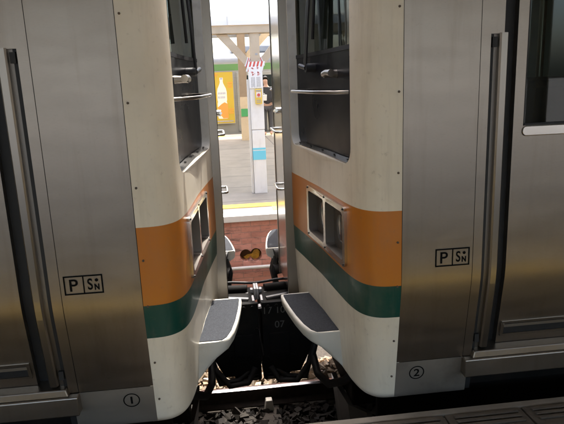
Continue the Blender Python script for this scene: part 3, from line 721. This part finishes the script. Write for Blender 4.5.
    for k in range(5):
        q = MB(); q.cyl(W(.05+.055*k,-.345,.055), W(.05+.055*k,-.356,.055), .011, 6); B(q, 'bolt', M['black'], cp)
    for u2, z2 in ((.03,-.10),(.20,-.10),(.20,-.30),(.03,-.30)):
        q = MB(); q.cyl(W(u2,-.345,z2), W(u2,-.358,z2), .014, 6); B(q, 'bolt', M['black'], cp)
    q = MB(); q.hexa([W(.05,-.357,-.28),W(.18,-.357,-.28),W(.18,-.346,-.28),W(.05,-.346,-.28),W(.05,-.357,-.13),W(.18,-.357,-.13),W(.18,-.346,-.13),W(.05,-.346,-.13)]); B(q, 'cover_plate', M['black'], cp, bevel=.004)
    for v0, zt2 in ((.50,.15),(.60,.13)):                    # jumper sockets hanging from the far half of the end
        q = MB()
        for k, zz2 in enumerate((zt2, zt2-.12)):
            q.tube([W(.30,v0,zz2),W(.21-.012*k,v0-.015,zz2-.01),W(.185-.012*k,v0-.02,zz2-.015)], [.045,.045,.052], 12)
        q.tube([W(.20,v0-.01,zt2-.03),W(.17,v0-.02,zt2-.14),W(.19,v0-.03,zt2-.26),W(.32,v0-.05,zt2-.33)], .024, 8)
        B(q, 'jumper_socket', M['rubber'], smooth=50)
                                                              # obstacle plate below the moulding
    pl = [(.50,-1.075),(.42,-.98),(.40,-.78),(.40,-.62)]
    for sv2 in (-1, 1):
        q = MB()
        for (ua, va_), (ub, vb_) in zip(pl, pl[1:]):
            q.hexa([W(ua+.06,sv2*-va_,-.86),W(ub+.06,sv2*-vb_,-.86),W(ub+.09,sv2*-vb_,-.86),W(ua+.09,sv2*-va_,-.86),W(ua,sv2*-va_,-.30),W(ub,sv2*-vb_,-.30),W(ub+.03,sv2*-vb_,-.30),W(ua+.03,sv2*-va_,-.30)])
        B(q, 'obstacle_plate', M['plow'], smooth=30)
    q = MB()
    q.hexa([W(.50,-1.28,-.52),W(LEN,-1.28,-.52),W(LEN,-1.24,-.52),W(.50,-1.24,-.52),W(.50,-1.28,-.04),W(LEN,-1.28,-.04),W(LEN,-1.24,-.04),W(.50,-1.24,-.04)])
    q.hexa([W(.55,.9,-.62),W(1.4,.9,-.62),W(1.4,1.25,-.62),W(.55,1.25,-.62),W(.55,.9,-.04),W(1.4,.9,-.04),W(1.4,1.25,-.04),W(.55,1.25,-.04)])
    q.hexa([W(.44,-1.0,-.30),W(.62,-1.0,-.30),W(.62,1.0,-.30),W(.44,1.0,-.30),W(.44,-1.0,-.04),W(.62,-1.0,-.04),W(.62,1.0,-.04),W(.44,1.0,-.04)])
    B(q, 'underframe', M['black'], bevel=.01)
    q = MB()
    for sv2 in (-1, 1): q.hexa([W(1.5,sv2*.95,-.82),W(4.3,sv2*.95,-.82),W(4.3,sv2*1.08,-.82),W(1.5,sv2*1.08,-.82),W(1.6,sv2*.95,-.55),W(4.2,sv2*.95,-.55),W(4.2,sv2*1.08,-.55),W(1.6,sv2*1.08,-.55)])
    bg = B(q, 'bogie', M['black'], bevel=.02)
    for u in (1.85, 3.95):
        q = MB(); q.cyl(W(u,-.62,-.67), W(u,.62,-.67), .07, 12)
        for sv2 in (-1, 1): q.cyl(W(u,sv2*.50,-.67), W(u,sv2*.62,-.67), .43, 32)
        B(q, 'wheelset', M['plow'], bg, smooth=40)
    # thin hose that droops beside the obstacle plate
    for vv0, ub in ((-.26,.10),(-.22,.16)):
        q = MB(); q.tube([W(.38,vv0-.1,-.10),W(.32,vv0-.12,-.32),W(ub+.12,vv0-.13,-.46),W(ub,vv0-.12,-.45),W(.05,vv0-.10,-.36)], .020, 8); B(q, 'air_hose', M['rubber'], smooth=60)
    q = MB(); q.tube([W(.47,-1.02,-.08),W(.42,-.90,-.20),W(.36,-.75,-.30),W(.33,-.55,-.34),W(.33,-.35,-.30),W(.36,-.2,-.18)], .024, 8); B(q, 'brake_hose', M['rubber'], smooth=60)
    if sgn > 0:
        q = MB()
        for s, sz, dx, dz in (('17 10', .066, 0, 0), ('07', .066, .03, -.10)):
            v, f2 = text2d(s, sz)
            q.mesh([W(.092+dx+a, -.3475, .025+dz+b) for a, b in v], f2)
        # chalk marks stand on the black plate of this car
        B(q, 'chalk_marks', M['chalk'])
    return car

car_l = build_car(-1, 'stainless train car left of the gap, marked with a circled 1 on its skirt', 1)
car_r = build_car(1, 'stainless train car right of the gap, marked with a circled 2 on its skirt', 2)

# ------------------------------------------------------------------ track and ground
q = MB(); q.box(-400, 400, -300, 600, -2.2, -2.0); tag(q.build('ground', M['earth']), kind='structure')
q = MB(); q.box(-30, 30, Y_NEAR-.1, Y_FAR+.1, -1.9, -1.23); tag(q.build('trackbed', M['ballast']), kind='structure')
ZR = -1.015
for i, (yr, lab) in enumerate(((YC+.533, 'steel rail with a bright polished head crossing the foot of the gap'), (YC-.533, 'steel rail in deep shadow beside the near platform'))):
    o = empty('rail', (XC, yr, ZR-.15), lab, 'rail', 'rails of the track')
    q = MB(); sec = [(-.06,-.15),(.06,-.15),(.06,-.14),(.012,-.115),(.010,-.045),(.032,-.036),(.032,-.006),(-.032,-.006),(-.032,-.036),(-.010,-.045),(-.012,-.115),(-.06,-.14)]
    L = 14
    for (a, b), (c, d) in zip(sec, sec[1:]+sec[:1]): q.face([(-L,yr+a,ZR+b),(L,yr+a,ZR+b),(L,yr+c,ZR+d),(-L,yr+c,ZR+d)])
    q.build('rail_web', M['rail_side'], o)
    q = MB(); head = [(-.0325,-.007),(-.032,-.004),(-.024,.0),(.024,.0),(.032,-.004),(.0325,-.007)]
    for (a, b), (c, d) in zip(head, head[1:]): q.face([(-L,yr+a,ZR+b),(L,yr+a,ZR+b),(L,yr+c,ZR+d),(-L,yr+c,ZR+d)])
    q.build('rail_head', M['rail_top'], o, smooth=30)
proto = None
for i in range(-3, 4):
    x = .285+i*.62
    if proto is None:
        proto = empty('sleeper', (x, YC, -1.38), '', 'sleeper', 'sleepers under the rails')
        q = MB(); q.hexa([(x-.11,YC-1.0,-1.35),(x+.11,YC-1.0,-1.35),(x+.11,YC+1.0,-1.35),(x-.11,YC+1.0,-1.35),(x-.085,YC-1.0,-1.165),(x+.085,YC-1.0,-1.165),(x+.085,YC+1.0,-1.165),(x-.085,YC+1.0,-1.165)])
        q.build('sleeper_block', M['sleeper'], proto, bevel=.01)
        for yy in (YC-.64, YC-.43, YC+.43, YC+.64):
            q = MB(); q.hexa([(x-.04,yy-.035,-1.17),(x+.04,yy-.035,-1.17),(x+.04,yy+.035,-1.17),(x-.04,yy+.035,-1.17),(x-.025,yy-.03,-1.075),(x+.025,yy-.03,-1.075),(x+.025,yy+.03,-1.075),(x-.025,yy+.03,-1.075)])
            q.build('rail_clip', M['stepwhite'], proto, bevel=.006)
        s = proto
    else:
        s = proto.copy(); C.objects.link(s); s.location.x = x
        for ch in proto.children:
            c = ch.copy(); C.objects.link(c); c.parent = s
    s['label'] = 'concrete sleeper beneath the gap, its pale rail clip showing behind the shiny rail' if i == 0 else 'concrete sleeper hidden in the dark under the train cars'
# ballast stones: one heap nobody could count
q = MB(); rnd = random.Random(3)
CUBE = [(0,3,2,1),(4,5,6,7),(0,1,5,4),(1,2,6,5),(2,3,7,6),(3,0,4,7)]
def bed(x, y):
    d = abs(y-YC); z = -1.17
    if d > .66: z = -1.10+.02*math.sin(x*5+y*3)
    if y-YC > 1.0: z -= min(.22, (y-YC-1.0)*.5)
    if .45 < d < .62: z = -1.19
    return z
for i in range(9000):
    x = rnd.uniform(-1.3, 2.0); y = rnd.uniform(Y_NEAR+.15, Y_FAR-.05)
    if abs(abs(y-YC)-.533) < .07: continue
    s = rnd.uniform(.016, .036); c = Vector((x, y, bed(x, y)-rnd.uniform(0,.03)))
    rot = Matrix.Rotation(rnd.uniform(0,6.28), 3, Vector((rnd.uniform(-1,1),rnd.uniform(-1,1),rnd.uniform(-1,1))).normalized())
    sx, sy, sz = rnd.uniform(.7,1.4), rnd.uniform(.7,1.3), rnd.uniform(.5,1.0)
    vs = []
    for p in ((-1,-1,-1),(1,-1,-1),(1,1,-1),(-1,1,-1),(-1,-1,1),(1,-1,1),(1,1,1),(-1,1,1)):
        k = rnd.uniform(.55, 1.05); vs.append(c+rot@Vector((p[0]*s*sx*k, p[1]*s*sy*k, p[2]*s*sz*k)))
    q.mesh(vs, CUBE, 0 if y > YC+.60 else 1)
tag(q.build('ballast', [M['stone'], M['shadestone']], weld=0), 'broken grey and buff ballast stones heaped along the rails', 'ballast', kind='stuff')

# ------------------------------------------------------------------ near platform
q = MB(); q.box(-30, 30, -8, Y_NEAR-.42, -1.9, 0); tag(q.build('platform', M['asphalt']), kind='structure')
q = MB(); q.box(-30, 30, 1.03, 1.18, .0, .006); tag(q.build('yellow_line', M['yellow']), kind='structure')
q = MB()                                                     # edge slabs, each with rows of raised grip bars and a pale nosing
q.box(-30, 30, Y_NEAR-.42, Y_NEAR-.09, -1.9, -.014)
x = -4.9
import itertools
xs = [0.905+.355*k for k in range(-14, 16)]
for xa, xb in zip(xs, xs[1:]):
    q.box(xa+.004, xb-.004, Y_NEAR-.415, Y_NEAR-.046, -.014, 0)
    for yb in (.075, .107, .139, .20, .232, .264, .325, .357):
        q.box(xa+.035, xb-.03, Y_NEAR-yb-.010, Y_NEAR-yb+.010, 0, .009)
q.build  # (mesh collected above)
slabs = q.build('platform_slabs', M['slab'], bevel=.003); tag(slabs, kind='structure')
q = MB(); q.box(-30, 30, Y_NEAR-.09, Y_NEAR, -.16, -.016); q.box(-30, 30, Y_NEAR-.042, Y_NEAR, -.016, .002)
q.box(-30, 30, Y_NEAR-.09, Y_NEAR-.03, -1.9, -.16)
tag(q.build('platform_edge', M['slabedge'], bevel=.006), kind='structure')

# ------------------------------------------------------------------ far platform
q = MB(); q.box(-40, 40, Y_FAR+.14, 17.0, -1.9, 0); tag(q.build('far_platform', M['fartile']), kind='structure')
q = MB(); q.box(-40, 40, Y_FAR-.03, Y_FAR+.14, -.07, .004); tag(q.build('far_platform_edge', M['white'], bevel=.006), kind='structure')
q = MB(); q.box(-40, 40, 6.60, 6.80, 0, .005); q.box(.60, .70, 6.36, 6.60, 0, .005); tag(q.build('far_yellow_line', M['yellow']), kind='structure')
q = MB(); q.box(-40, 40, 16.2, 16.5, 0, .005); tag(q.build('far_yellow_line', M['yellow']), kind='structure')
# brick face with a figure-of-eight drain opening
wall = empty('brick_wall', (XC, Y_FAR, -1.9), 'red brick face below the far platform edge, with a double round drain opening', 'brick wall')
hx, hz = .298, -.475
hole = []
for k in range(16):
    a = R(35+290*k/15); hole.append((hx-.055+.068*math.cos(a)*1.0, hz+.074*math.sin(a)))
for k in range(16):
    a = R(215+290*k/15); hole.append((hx+.062+.068*math.cos(a), hz+.080*math.sin(a)))
pts = [Vector(p) for p in hole]; eds = [(i, (i+1) % len(hole)) for i in range(len(hole))]
b = len(pts); pts += [Vector(p) for p in ((-14,-1.9),(14,-1.9),(14,-.07),(-14,-.07))]; eds += [(b,b+1),(b+1,b+2),(b+2,b+3),(b+3,b)]
vs, _, fs, *_ = geometry.delaunay_2d_cdt(pts, eds, [], 0, 1e-6)
def ins(p, poly):
    c = False
    for i in range(len(poly)):
        x1, y1 = poly[i]; x2, y2 = poly[(i+1) % len(poly)]
        if (y1 > p[1]) != (y2 > p[1]) and p[0] < (x2-x1)*(p[1]-y1)/(y2-y1)+x1: c = not c
    return c
q = MB()
q.mesh([(p.x, Y_FAR, p.y) for p in vs], [tuple(f) for f in fs if not ins(sum((vs[i] for i in f), Vector((0,0)))/len(f), hole)])
for i in range(len(hole)):
    a, c = hole[i], hole[(i+1) % len(hole)]; q.face([(a[0],Y_FAR,a[1]),(c[0],Y_FAR,c[1]),(c[0],Y_FAR+.12,c[1]),(a[0],Y_FAR+.12,a[1])])
q.build('brickwork', M['brick'], wall)
q = MB(); q.box(hx-.16, hx+.16, Y_FAR+.12, Y_FAR+.13, hz-.12, hz+.12); q.build('drain_back', M['soil'], wall)
q = MB(); q.face([(hx+x, Y_FAR+.112, hz+z) for x, z in ((-.08,-.05),(-.03,-.02),(.02,-.015),(.05,.03),(.09,.035),(.115,.0),(.10,-.07),(.04,-.085),(-.04,-.08))]); q.build('yellow_deposit', M['ochre'], wall)
o = empty('wall_pipe', (XC, Y_FAR-.05, -.66), 'pale pipe running level along the foot of the red brick wall', 'pipe')
q = MB(); q.tube([(-14,Y_FAR-.04,-.61),(14,Y_FAR-.04,-.61)], .020, 12); q.build('pipe', M['pipe'], o, smooth=60)
for xx in (-1.35, .9):
    q = MB(); q.box(xx-.015, xx+.015, Y_FAR-.065, Y_FAR+.002, -.636, -.584); q.build('pipe_clip', M['plow'], o)

# column with knee braces, beam and fascia
YF = 7.45
def hbeam(q, x0, x1, y0, y1, z0, z1):
    t = .022
    q.box(x0, x0+t, y0, y1, z0, z1); q.box(x1-t, x1, y0, y1, z0, z1); q.box(x0+t, x1-t, (y0+y1)/2-.012, (y0+y1)/2+.012, z0, z1)
col = empty('platform_column', (.545, YF+.09, 0), 'white wrapped platform column with a light blue band and beige knee braces', 'column', 'columns of the far platform')
q = MB(); q.box(.463, .632, YF, YF+.18, 0, .846); q.box(.461, .634, YF-.002, YF+.182, .855, 1.60); q.build('column_wrap', M['white'], col, bevel=.004)
q = MB(); q.box(.466, .629, YF+.004, YF+.176, .846, .855); q.build('wrap_joint', M['greyprint'], col)
q = MB(); q.box(.4615, .6335, YF-.0035, YF+.1835, .455, .575); q.box(.4615, .6335, YF-.0035, YF+.1835, .588, .612); q.build('colour_band', M['blue'], col)
q = MB(); hbeam(q, .495, .615, YF+.02, YF+.17, 1.60, 2.075); q.box(.495,.615,YF+.018,YF+.03,1.60,2.075); cs = q.build('column_shaft', M['beige'], col, bevel=.003)
q = MB(); q.box(.553, .585, YF+.016, YF+.0185, 1.80, 1.825); q.build('small_plate', M['greyprint'], cs)
for sx in (-1, 1):
    q = MB(); xa = .545+sx*.07; xb = .545+sx*.47; w = .055
    y0, y1 = YF+.05, YF+.14
    q.hexa([(xa,y0,1.62),(xa,y1,1.62),(xa,y1,1.75),(xa,y0,1.75),(xb,y0,2.06),(xb,y1,2.06),(xb-sx*.13,y1,2.07),(xb-sx*.13,y0,2.07)])
    kb = q.build('knee_brace', M['beige'], col)
    q = MB()                                                 # red and white warning pad at the foot of the brace
    for k in range(6):
        t0 = k/6*.17-.08; t1 = (k+1)/6*.17-.08
        lo = lambda t: Vector((xa+(xb-xa)*t, 0, 1.62+(2.06-1.62)*t)); hi = lambda t: Vector((xa+(xb-sx*.13-xa)*t, 0, 1.75+(2.07-1.75)*t))
        a, b2, c, d = lo(t0+.06)+Vector((0,0,-.012)), lo(t1+.06)+Vector((0,0,-.012)), hi(t1-.03)+Vector((0,0,.012)), hi(t0-.03)+Vector((0,0,.012))
        q.hexa([(a.x,y0-.012,a.z),(a.x,y1+.012,a.z),(b2.x,y1+.012,b2.z),(b2.x,y0-.012,b2.z),(d.x,y0-.012,d.z),(d.x,y1+.012,d.z),(c.x,y1+.012,c.z),(c.x,y0-.012,c.z)], k % 2)
    q.build('warning_pad', [M['red'], M['white']], kb)
q = MB()                                                     # pad round the column head: slanting stripes
n = 9
for k in range(n):
    xa = .440+k*.215/n; xb = .440+(k+1)*.215/n
    q.hexa([(xa-.018,YF-.008,1.60),(xb-.018,YF-.008,1.60),(xb-.018,YF+.01,1.60),(xa-.018,YF+.01,1.60),(xa+.018,YF-.008,1.72),(xb+.018,YF-.008,1.72),(xb+.018,YF+.01,1.72),(xa+.018,YF+.01,1.72)], k % 2)
q.build('head_pad', [M['white'], M['red']], col)
o = empty('electric_box', (.43, YF+.05, .3), 'narrow pale cable duct on the left flank of the white column', 'cable duct')
q = MB(); q.box(.428, .459, YF+.02, YF+.10, 0, 1.50); q.build('duct', M['pipe'], o, bevel=.004)
o.name = 'cable_duct'
sg = empty('notice_board', (.552, YF-.01, 1.4), 'tall white notice in red and grey vertical lines of print on the column', 'notice')
q = MB(); q.box(.458, .626, YF-.018, YF-.004, 1.385, 1.655); q.build('board', M['white'], sg, bevel=.003)
rp, gp = MB(), MB(); rr = random.Random(11)
for cxx in (.507, .577):
    for k in range(4):                                        # red heading characters, then grey small print, set vertically
        z = 1.635-.026*k
        if k == 1: continue
        for _ in range(5):
            a = rr.uniform(-.021,.012); b = rr.uniform(-.010,.008)
            rp.box(cxx+a, cxx+a+rr.uniform(.01,.022), YF-.0195, YF-.018, z+b, z+b+.0045)
        rp.box(cxx-.004, cxx+.003, YF-.0195, YF-.018, z-.011, z+.011)
    for c2 in (-.022, -.004, .014):
        z = 1.525
        while z > 1.405:
            h = rr.uniform(.006,.011); gp.box(cxx+c2, cxx+c2+.010, YF-.0195, YF-.018, z-h, z); z -= h+.004
rp.build('red_print', M['redprint'], sg); gp.build('grey_print', M['greyprint'], sg)
bt = empty('alarm_button_box', (.565, YF-.03, 1.28), 'small yellow emergency button box mounted on the white column', 'button box')
q = MB(); q.box(.524, .612, YF-.055, YF-.003, 1.185, 1.375); q.build('casing', M['yellowbox'], bt, bevel=.006)
q = MB(); q.box(.538, .598, YF-.059, YF-.0545, 1.268, 1.335); q.build('white_panel', M['white'], bt, bevel=.002)
q = MB(); q.tube([(.568,YF-.058,1.300),(.568,YF-.072,1.300)], .020, 16); q.build('push_button', M['redprint'], bt, smooth=40)
q = MB(); q.box(.535, .601, YF-.0565, YF-.0545, 1.343, 1.362); q.box(.538, .598, YF-.0565, YF-.0545, 1.205, 1.216); q.box(.538, .598, YF-.0565, YF-.0545, 1.228, 1.238); q.build('print', M['greyprint'], bt)

cn = empty('far_canopy', (XC, 12, 2.1), 'beige beam and white fascia of the canopy over the far platform', 'canopy')
q = MB(); q.box(-20, 20, YF, YF+.20, 2.075, 2.165); q.box(-20, 20, YF+.04, YF+.16, 2.165, 2.18); q.build('canopy_beam', M['beige'], cn)
q = MB(); q.box(-20, 20, YF-.02, YF+.0, 2.172, 2.282)
q.build('fascia', M['fasciasheet'], cn)
q = MB(); q.box(-20, 20, 15.1, 15.25, 2.63, 2.76); q.build('rear_beam', M['roofgrey'], cn)
q = MB()
for k in range(-16, 17):
    x = .22+k*.98; q.box(x-.006, x+.006, YF-.024, YF-.020, 2.172, 2.282)
q.build('fascia_joint', M['pipe'], cn)
q = MB(); q.face([(-20,YF+.01,2.30),(20,YF+.01,2.30),(20,16.6,3.10),(-20,16.6,3.10)]); q.build('roof_sheet', M['hidden_roof'], cn)  # out of view; extended and made translucent to set the light on the floor
c2 = empty('platform_column', (.75, 15.0, 0), 'brown beige platform column behind the white one, carrying a small green plate', 'column', 'columns of the far platform')
q = MB(); hbeam(q, .66, .86, 14.9, 15.1, .0, 2.93); q.box(.68,.84,14.9,14.92,0,2.93); q.build('column_shaft', M['brownbeige'], c2)
q = MB(); q.box(.655,.865,14.885,14.899,.0,1.12); q.build('column_casing', M['beige'], c2)
q = MB(); q.box(.67,.85,14.87,14.885,.62,.82); q.build('number_plate', M['greenplate'], c2)
q = MB()
q.hexa([(.86,14.95,2.0),(.86,15.05,2.0),(.86,15.05,2.2),(.86,14.95,2.2),(1.6,14.95,2.75),(1.6,15.05,2.75),(1.45,15.05,2.85),(1.45,14.95,2.85)]); q.build('knee_brace', M['beige'], c2)

# ------------------------------------------------------------------ train beyond the far platform
YT = 17.6
tr = empty('commuter_train', (4, YT+1.4, 0), 'stainless commuter train with a green stripe beyond the far platform', 'train')
q = MB(); q.box(-14, 20, YT, YT+2.8, -.9, 1.86); q.box(-14, 20, YT, YT+2.8, 2.05, 2.10); q.build('body', M['farsteel'], tr)
q = MB(); q.box(-14, 20, YT-.004, YT+2.8, 1.86, 2.05); q.build('green_stripe', M['green'], tr)
q = MB()
arc = [(YT, 2.10)]+[(YT+.30-.30*math.cos(R(a)), 2.10+.26*math.sin(R(a))) for a in range(10, 91, 10)]+[(YT+1.4, 2.42),(YT+2.8, 2.10)]
for (a, b), (c, d) in zip(arc, arc[1:]): q.face([(-14,a,b),(20,a,b),(20,c,d),(-14,c,d)])
q.build('roof', M['roofgrey'], tr, smooth=40)
for x in (-6, 1.2, 8): q = MB(); q.box(x-.6, x+.9, YT+.7, YT+2.1, 2.40, 2.62); q.build('roof_unit', M['roofgrey'], tr, bevel=.05)
for x0 in (-10.9, -7.3, -3.7, .70, 4.4, 8.0, 11.6):
    for dx in (0, .70):
        q = MB(); q.box(x0+dx, x0+dx+.69, YT-.03, YT-.004, .02, 1.80); d = q.build('door', M['farsteel'], tr, bevel=.01)
        q = MB(); q.box(x0+dx+.10, x0+dx+.59, YT-.036, YT-.028, .85, 1.70); q.build('door_window', M['glassdark'], d, bevel=.01)
for x0 in (-9.2, -5.6, -2.0, 2.3, 6.1, 9.7):
    q = MB(); q.box(x0, x0+1.7, YT-.012, YT-.002, .80, 1.66); q.build('window', M['glassdark'], tr, bevel=.01)

# poster with a bottle on it
ps = empty('poster', (.2, YT-.3, .3), 'yellow advertising poster picturing a pale bottle with an orange label', 'poster')
YP = YT-.12
q = MB(); q.box(-.22, .585, YP, YP+.03, .30, 1.82); q.build('poster_sheet', M['poster'], ps)
q = MB()
for a, b, c, d in ((-.22,.585,1.82,1.84),(-.22,.585,.28,.30),(.585,.605,.28,1.84),(-.24,-.22,.28,1.84)): q.box(a, b, YP-.006, YP+.03, c, d)
q.build('poster_frame', M['farsteel'], ps)
bx = .235
def outline(rows): return [(bx-w, z) for w, z in rows]+[(bx+w, z) for w, z in rows[::-1]]
rows = [(.045,1.66),(.05,1.65),(.05,1.575),(.043,1.565),(.05,1.50),(.085,1.42),(.125,1.34),(.145,1.24),(.145,1.0),(.13,.95),(.145,.90),(.15,.50),(.13,.44)]
o2 = outline(rows); q = MB(); a = [(x, YP-.004, z) for x, z in o2]; b2 = [(x, YP, z) for x, z in o2]; q.face(a)
for i in range(len(a)): j = (i+1) % len(a); q.face([a[i],a[j],b2[j],b2[i]])
q.build('bottle_picture', M['posterpale'], ps)
rows = [(.147,.92),(.152,.86),(.155,.52),(.135,.43)]
q = MB(); q.face([(x+.02, YP-.006, z) for x, z in [(bx-.17,.78),(bx-.12,.60),(bx-.02,.45),(bx+.14,.45),(bx+.14,.88),(bx+.04,.93),(bx-.05,.88)]])
q.build('orange_label', M['posterorange'], ps)
q = MB(); rr = random.Random(5)
for z in (1.20, 1.08):
    x = bx-.12
    while x < bx+.10:
        w = rr.uniform(.02,.04); q.box(x, x+w, YP-.006, YP-.003, z-.035, z+.03); x += w+.012
for z in (.36,):
    x = -.12
    while x < .52:
        w = rr.uniform(.015,.035); q.box(x, x+w, YP-.006, YP-.001, z-.02, z+.02); x += w+.01
q.build('lettering', M['postergrey'], ps)
q = MB()
for z in (1.76, 1.72):
    x = -.17
    while x < .10:
        w = rr.uniform(.012,.03); q.box(x, x+w, YP-.006, YP-.001, z-.012, z+.012); x += w+.008
for z in (1.5,1.44,1.38,.72,.66,.60):
    x = .42
    while x < .55:
        w = rr.uniform(.012,.025); q.box(x, x+w, YP-.006, YP-.001, z-.014, z+.014); x += w+.008
q.build('small_print', M['posterorange'], ps)
q = MB(); q.box(bx-.035, bx+.035, YP-.008, YP-.003, 1.60, 1.655); q.build('bottle_cap_picture', M['postergrey'], ps)

# person in a dark coat by the train
def skin_body(name, chain, edges, mats, parent):
    me = bpy.data.meshes.new(name); me.from_pydata([c[0] for c in chain], edges, []); me.update()
    for m in mats: me.materials.append(m)
    o = bpy.data.objects.new(name, me); link(o, parent)
    md = o.modifiers.new('skin', 'SKIN'); md.use_smooth_shade = True
    sv = me.skin_vertices[0].data
    for i, c in enumerate(chain):
        r = c[1]; sv[i].radius = r if isinstance(r, tuple) else (r, r); sv[i].use_root = (i == 0)
    sd = o.modifiers.new('sub', 'SUBSURF'); sd.levels = 2; sd.render_levels = 2
    return o
pe = empty('person', (1.45, 16.0, 0), 'person in a dark coat standing behind the white column, holding a white bag', 'person')
ch = [((0,0,.82),(.13,.10)),((0,0,1.0),(.13,.095)),((0,0,1.22),(.16,.10)),((0,0,1.34),(.09,.07)),((-.01,0,1.40),.048),((-.02,0,1.48),(.07,.085)),((-.02,0,1.565),(.068,.08)),
      ((.09,.01,.78),.085),((.09,.02,.45),.062),((.09,0,.10),.045),((.09,-.10,.03),.035),
      ((-.09,-.01,.78),.085),((-.09,-.05,.45),.062),((-.09,-.02,.10),.045),((-.09,-.12,.03),.035),
      ((.19,0,1.28),.062),((.23,.02,1.03),.05),((.18,-.14,.90),.04),((.14,-.22,.90),.03),
      ((-.19,0,1.28),.062),((-.24,-.02,1.03),.05),((-.17,-.20,1.10),.04),((-.12,-.27,1.13),.03)]
ed = [(0,1),(1,2),(2,3),(3,4),(4,5),(5,6),(0,7),(7,8),(8,9),(9,10),(0,11),(11,12),(12,13),(13,14),(2,15),(15,16),(16,17),(17,18),(2,19),(19,20),(20,21),(21,22)]
skin_body('body', ch, ed, [M['skin']], pe)
skin_body('coat', [(ch[0][0],(.155,.125)),(ch[1][0],(.155,.12)),(ch[2][0],(.18,.12)),((0,0,1.33),(.10,.085)),(ch[15][0],.078),(ch[16][0],.066),((.19,-.10,.93),.052),(ch[19][0],.078),(ch[20][0],.066),((-.19,-.15,1.07),.052)],
          [(0,1),(1,2),(2,3),(2,4),(4,5),(5,6),(2,7),(7,8),(8,9)], [M['coat']], pe)
skin_body('trousers', [((0,0,.84),(.14,.11)),((.09,.01,.76),.10),((.09,.02,.45),.075),((.09,0,.08),.062),((-.09,-.01,.76),.10),((-.09,-.05,.45),.075),((-.09,-.02,.08),.062)], [(0,1),(1,2),(2,3),(0,4),(4,5),(5,6)], [M['trousers']], pe)
q = MB()
for lat in range(4):
    for k in range(14):
        def hp(a, b):
            th = R(-10+100*a/4); ph = 2*math.pi*b/14
            lo = -1 if math.sin(ph) > -.3 else .55
            th2 = th if lo < 0 else R(35+55*a/4)
            return (-.02+.083*math.cos(th2)*math.cos(ph), .012+.095*math.cos(th2)*math.sin(ph), 1.55+.095*math.sin(th2))
        q.face([Vector(hp(lat,k))+Vector(pe.location), Vector(hp(lat,k+1))+Vector(pe.location), Vector(hp(lat+1,k+1))+Vector(pe.location), Vector(hp(lat+1,k))+Vector(pe.location)])
q.build('hair', M['hair'], pe, smooth=60)
bg = empty('bag', (1.33, 15.7, .96), 'white paper bag in the hand of the person in the dark coat', 'bag')
q = MB(); q.hexa([(1.24,15.66,.98),(1.42,15.66,.98),(1.42,15.74,.98),(1.24,15.74,.98),(1.23,15.65,1.14),(1.43,15.65,1.14),(1.43,15.75,1.14),(1.23,15.75,1.14)]); q.build('bag_body', M['paper'], bg, bevel=.01)
q = MB(); q.tube([(1.28,15.70,1.13),(1.29,15.70,1.17),(1.37,15.70,1.17),(1.38,15.70,1.13)], .006, 6); q.build('bag_handle', M['paper'], bg)

# ------------------------------------------------------------------ roof over the near platform and the station behind
nc = empty('near_canopy', (0, -2, 3), 'dark sheet roof over the near platform, shading the sides of the train cars', 'canopy')
q = MB(); q.box(-30, 30, -7.5, 2.16, 3.05, 3.12); q.build('roof_sheet', M['canopy'], nc)
q = MB(); q.box(-30, 30, 2.16, 2.20, 2.98, 3.14); q.build('gutter', M['beige'], nc)
q = MB()
for x in range(-28, 29, 4): q.box(x-.06, x+.06, -7.4, 2.12, 2.95, 3.05)
q.build('rafter', M['beige'], nc)
for x in (-9, -4.5, 4.5, 9):
    q = MB(); hbeam(q, x-.1, x+.1, -3.1, -2.9, 0, 2.90); o = q.build('platform_column', M['beige'])
    tag(o, 'beige steel column holding the roof over the near platform', 'column', 'columns of the near platform')

# ------------------------------------------------------------------ light, camera
SUN_EL, SUN_AZ = 68, 200     # sun high beyond the far platform, shining back across the tracks
w = bpy.data.worlds.new('World'); bpy.context.scene.world = w; w.use_nodes = True
n = w.node_tree.nodes; l = w.node_tree.links
sky = n.new('ShaderNodeTexSky'); sky.sky_type = 'NISHITA'; sky.sun_disc = False
sky.sun_elevation = R(SUN_EL); sky.air_density = 1.0; sky.dust_density = 5.0; sky.ozone_density = .6
d = Vector((math.sin(R(SUN_AZ)), math.cos(R(SUN_AZ)), 0))*math.cos(R(SUN_EL)) + Vector((0,0,-math.sin(R(SUN_EL))))   # light travels along d
sky.sun_rotation = math.atan2(-d.x, -d.y)
l.new(sky.outputs['Color'], n['Background'].inputs['Color']); n['Background'].inputs['Strength'].default_value = .15
sl = bpy.data.lights.new('sun', 'SUN'); sl.energy = 2.0; sl.angle = R(.5); sl.color = (1, .95, .87)
so = bpy.data.objects.new('sun', sl); C.objects.link(so); so.rotation_euler = d.to_track_quat('-Z', 'Y').to_euler()

f_px, pitch, roll, yaw, h = 562.6, R(12.945), R(-2.263), R(6.263), 1.4434
fw = Vector((math.sin(yaw)*math.cos(pitch), math.cos(yaw)*math.cos(pitch), -math.sin(pitch)))
ri = Vector((math.cos(yaw), -math.sin(yaw), 0)); up = ri.cross(fw)
r2 = ri*math.cos(roll)+up*math.sin(roll); u2 = -ri*math.sin(roll)+up*math.cos(roll)
cam = bpy.data.cameras.new('camera'); co = bpy.data.objects.new('camera', cam); C.objects.link(co)
co.matrix_world = Matrix(((r2.x,u2.x,-fw.x,0),(r2.y,u2.y,-fw.y,0),(r2.z,u2.z,-fw.z,h),(0,0,0,1)))
cam.sensor_width = 36; cam.lens = f_px/564*36; cam.clip_start = .05; cam.clip_end = 2000
sc = bpy.context.scene; sc.camera = co
sc.view_settings.view_transform = 'Standard'; sc.view_settings.look = 'None'; sc.view_settings.gamma = 1; sc.view_settings.exposure = 2.55
sc.cycles.max_bounces = 10; sc.cycles.use_denoising = True
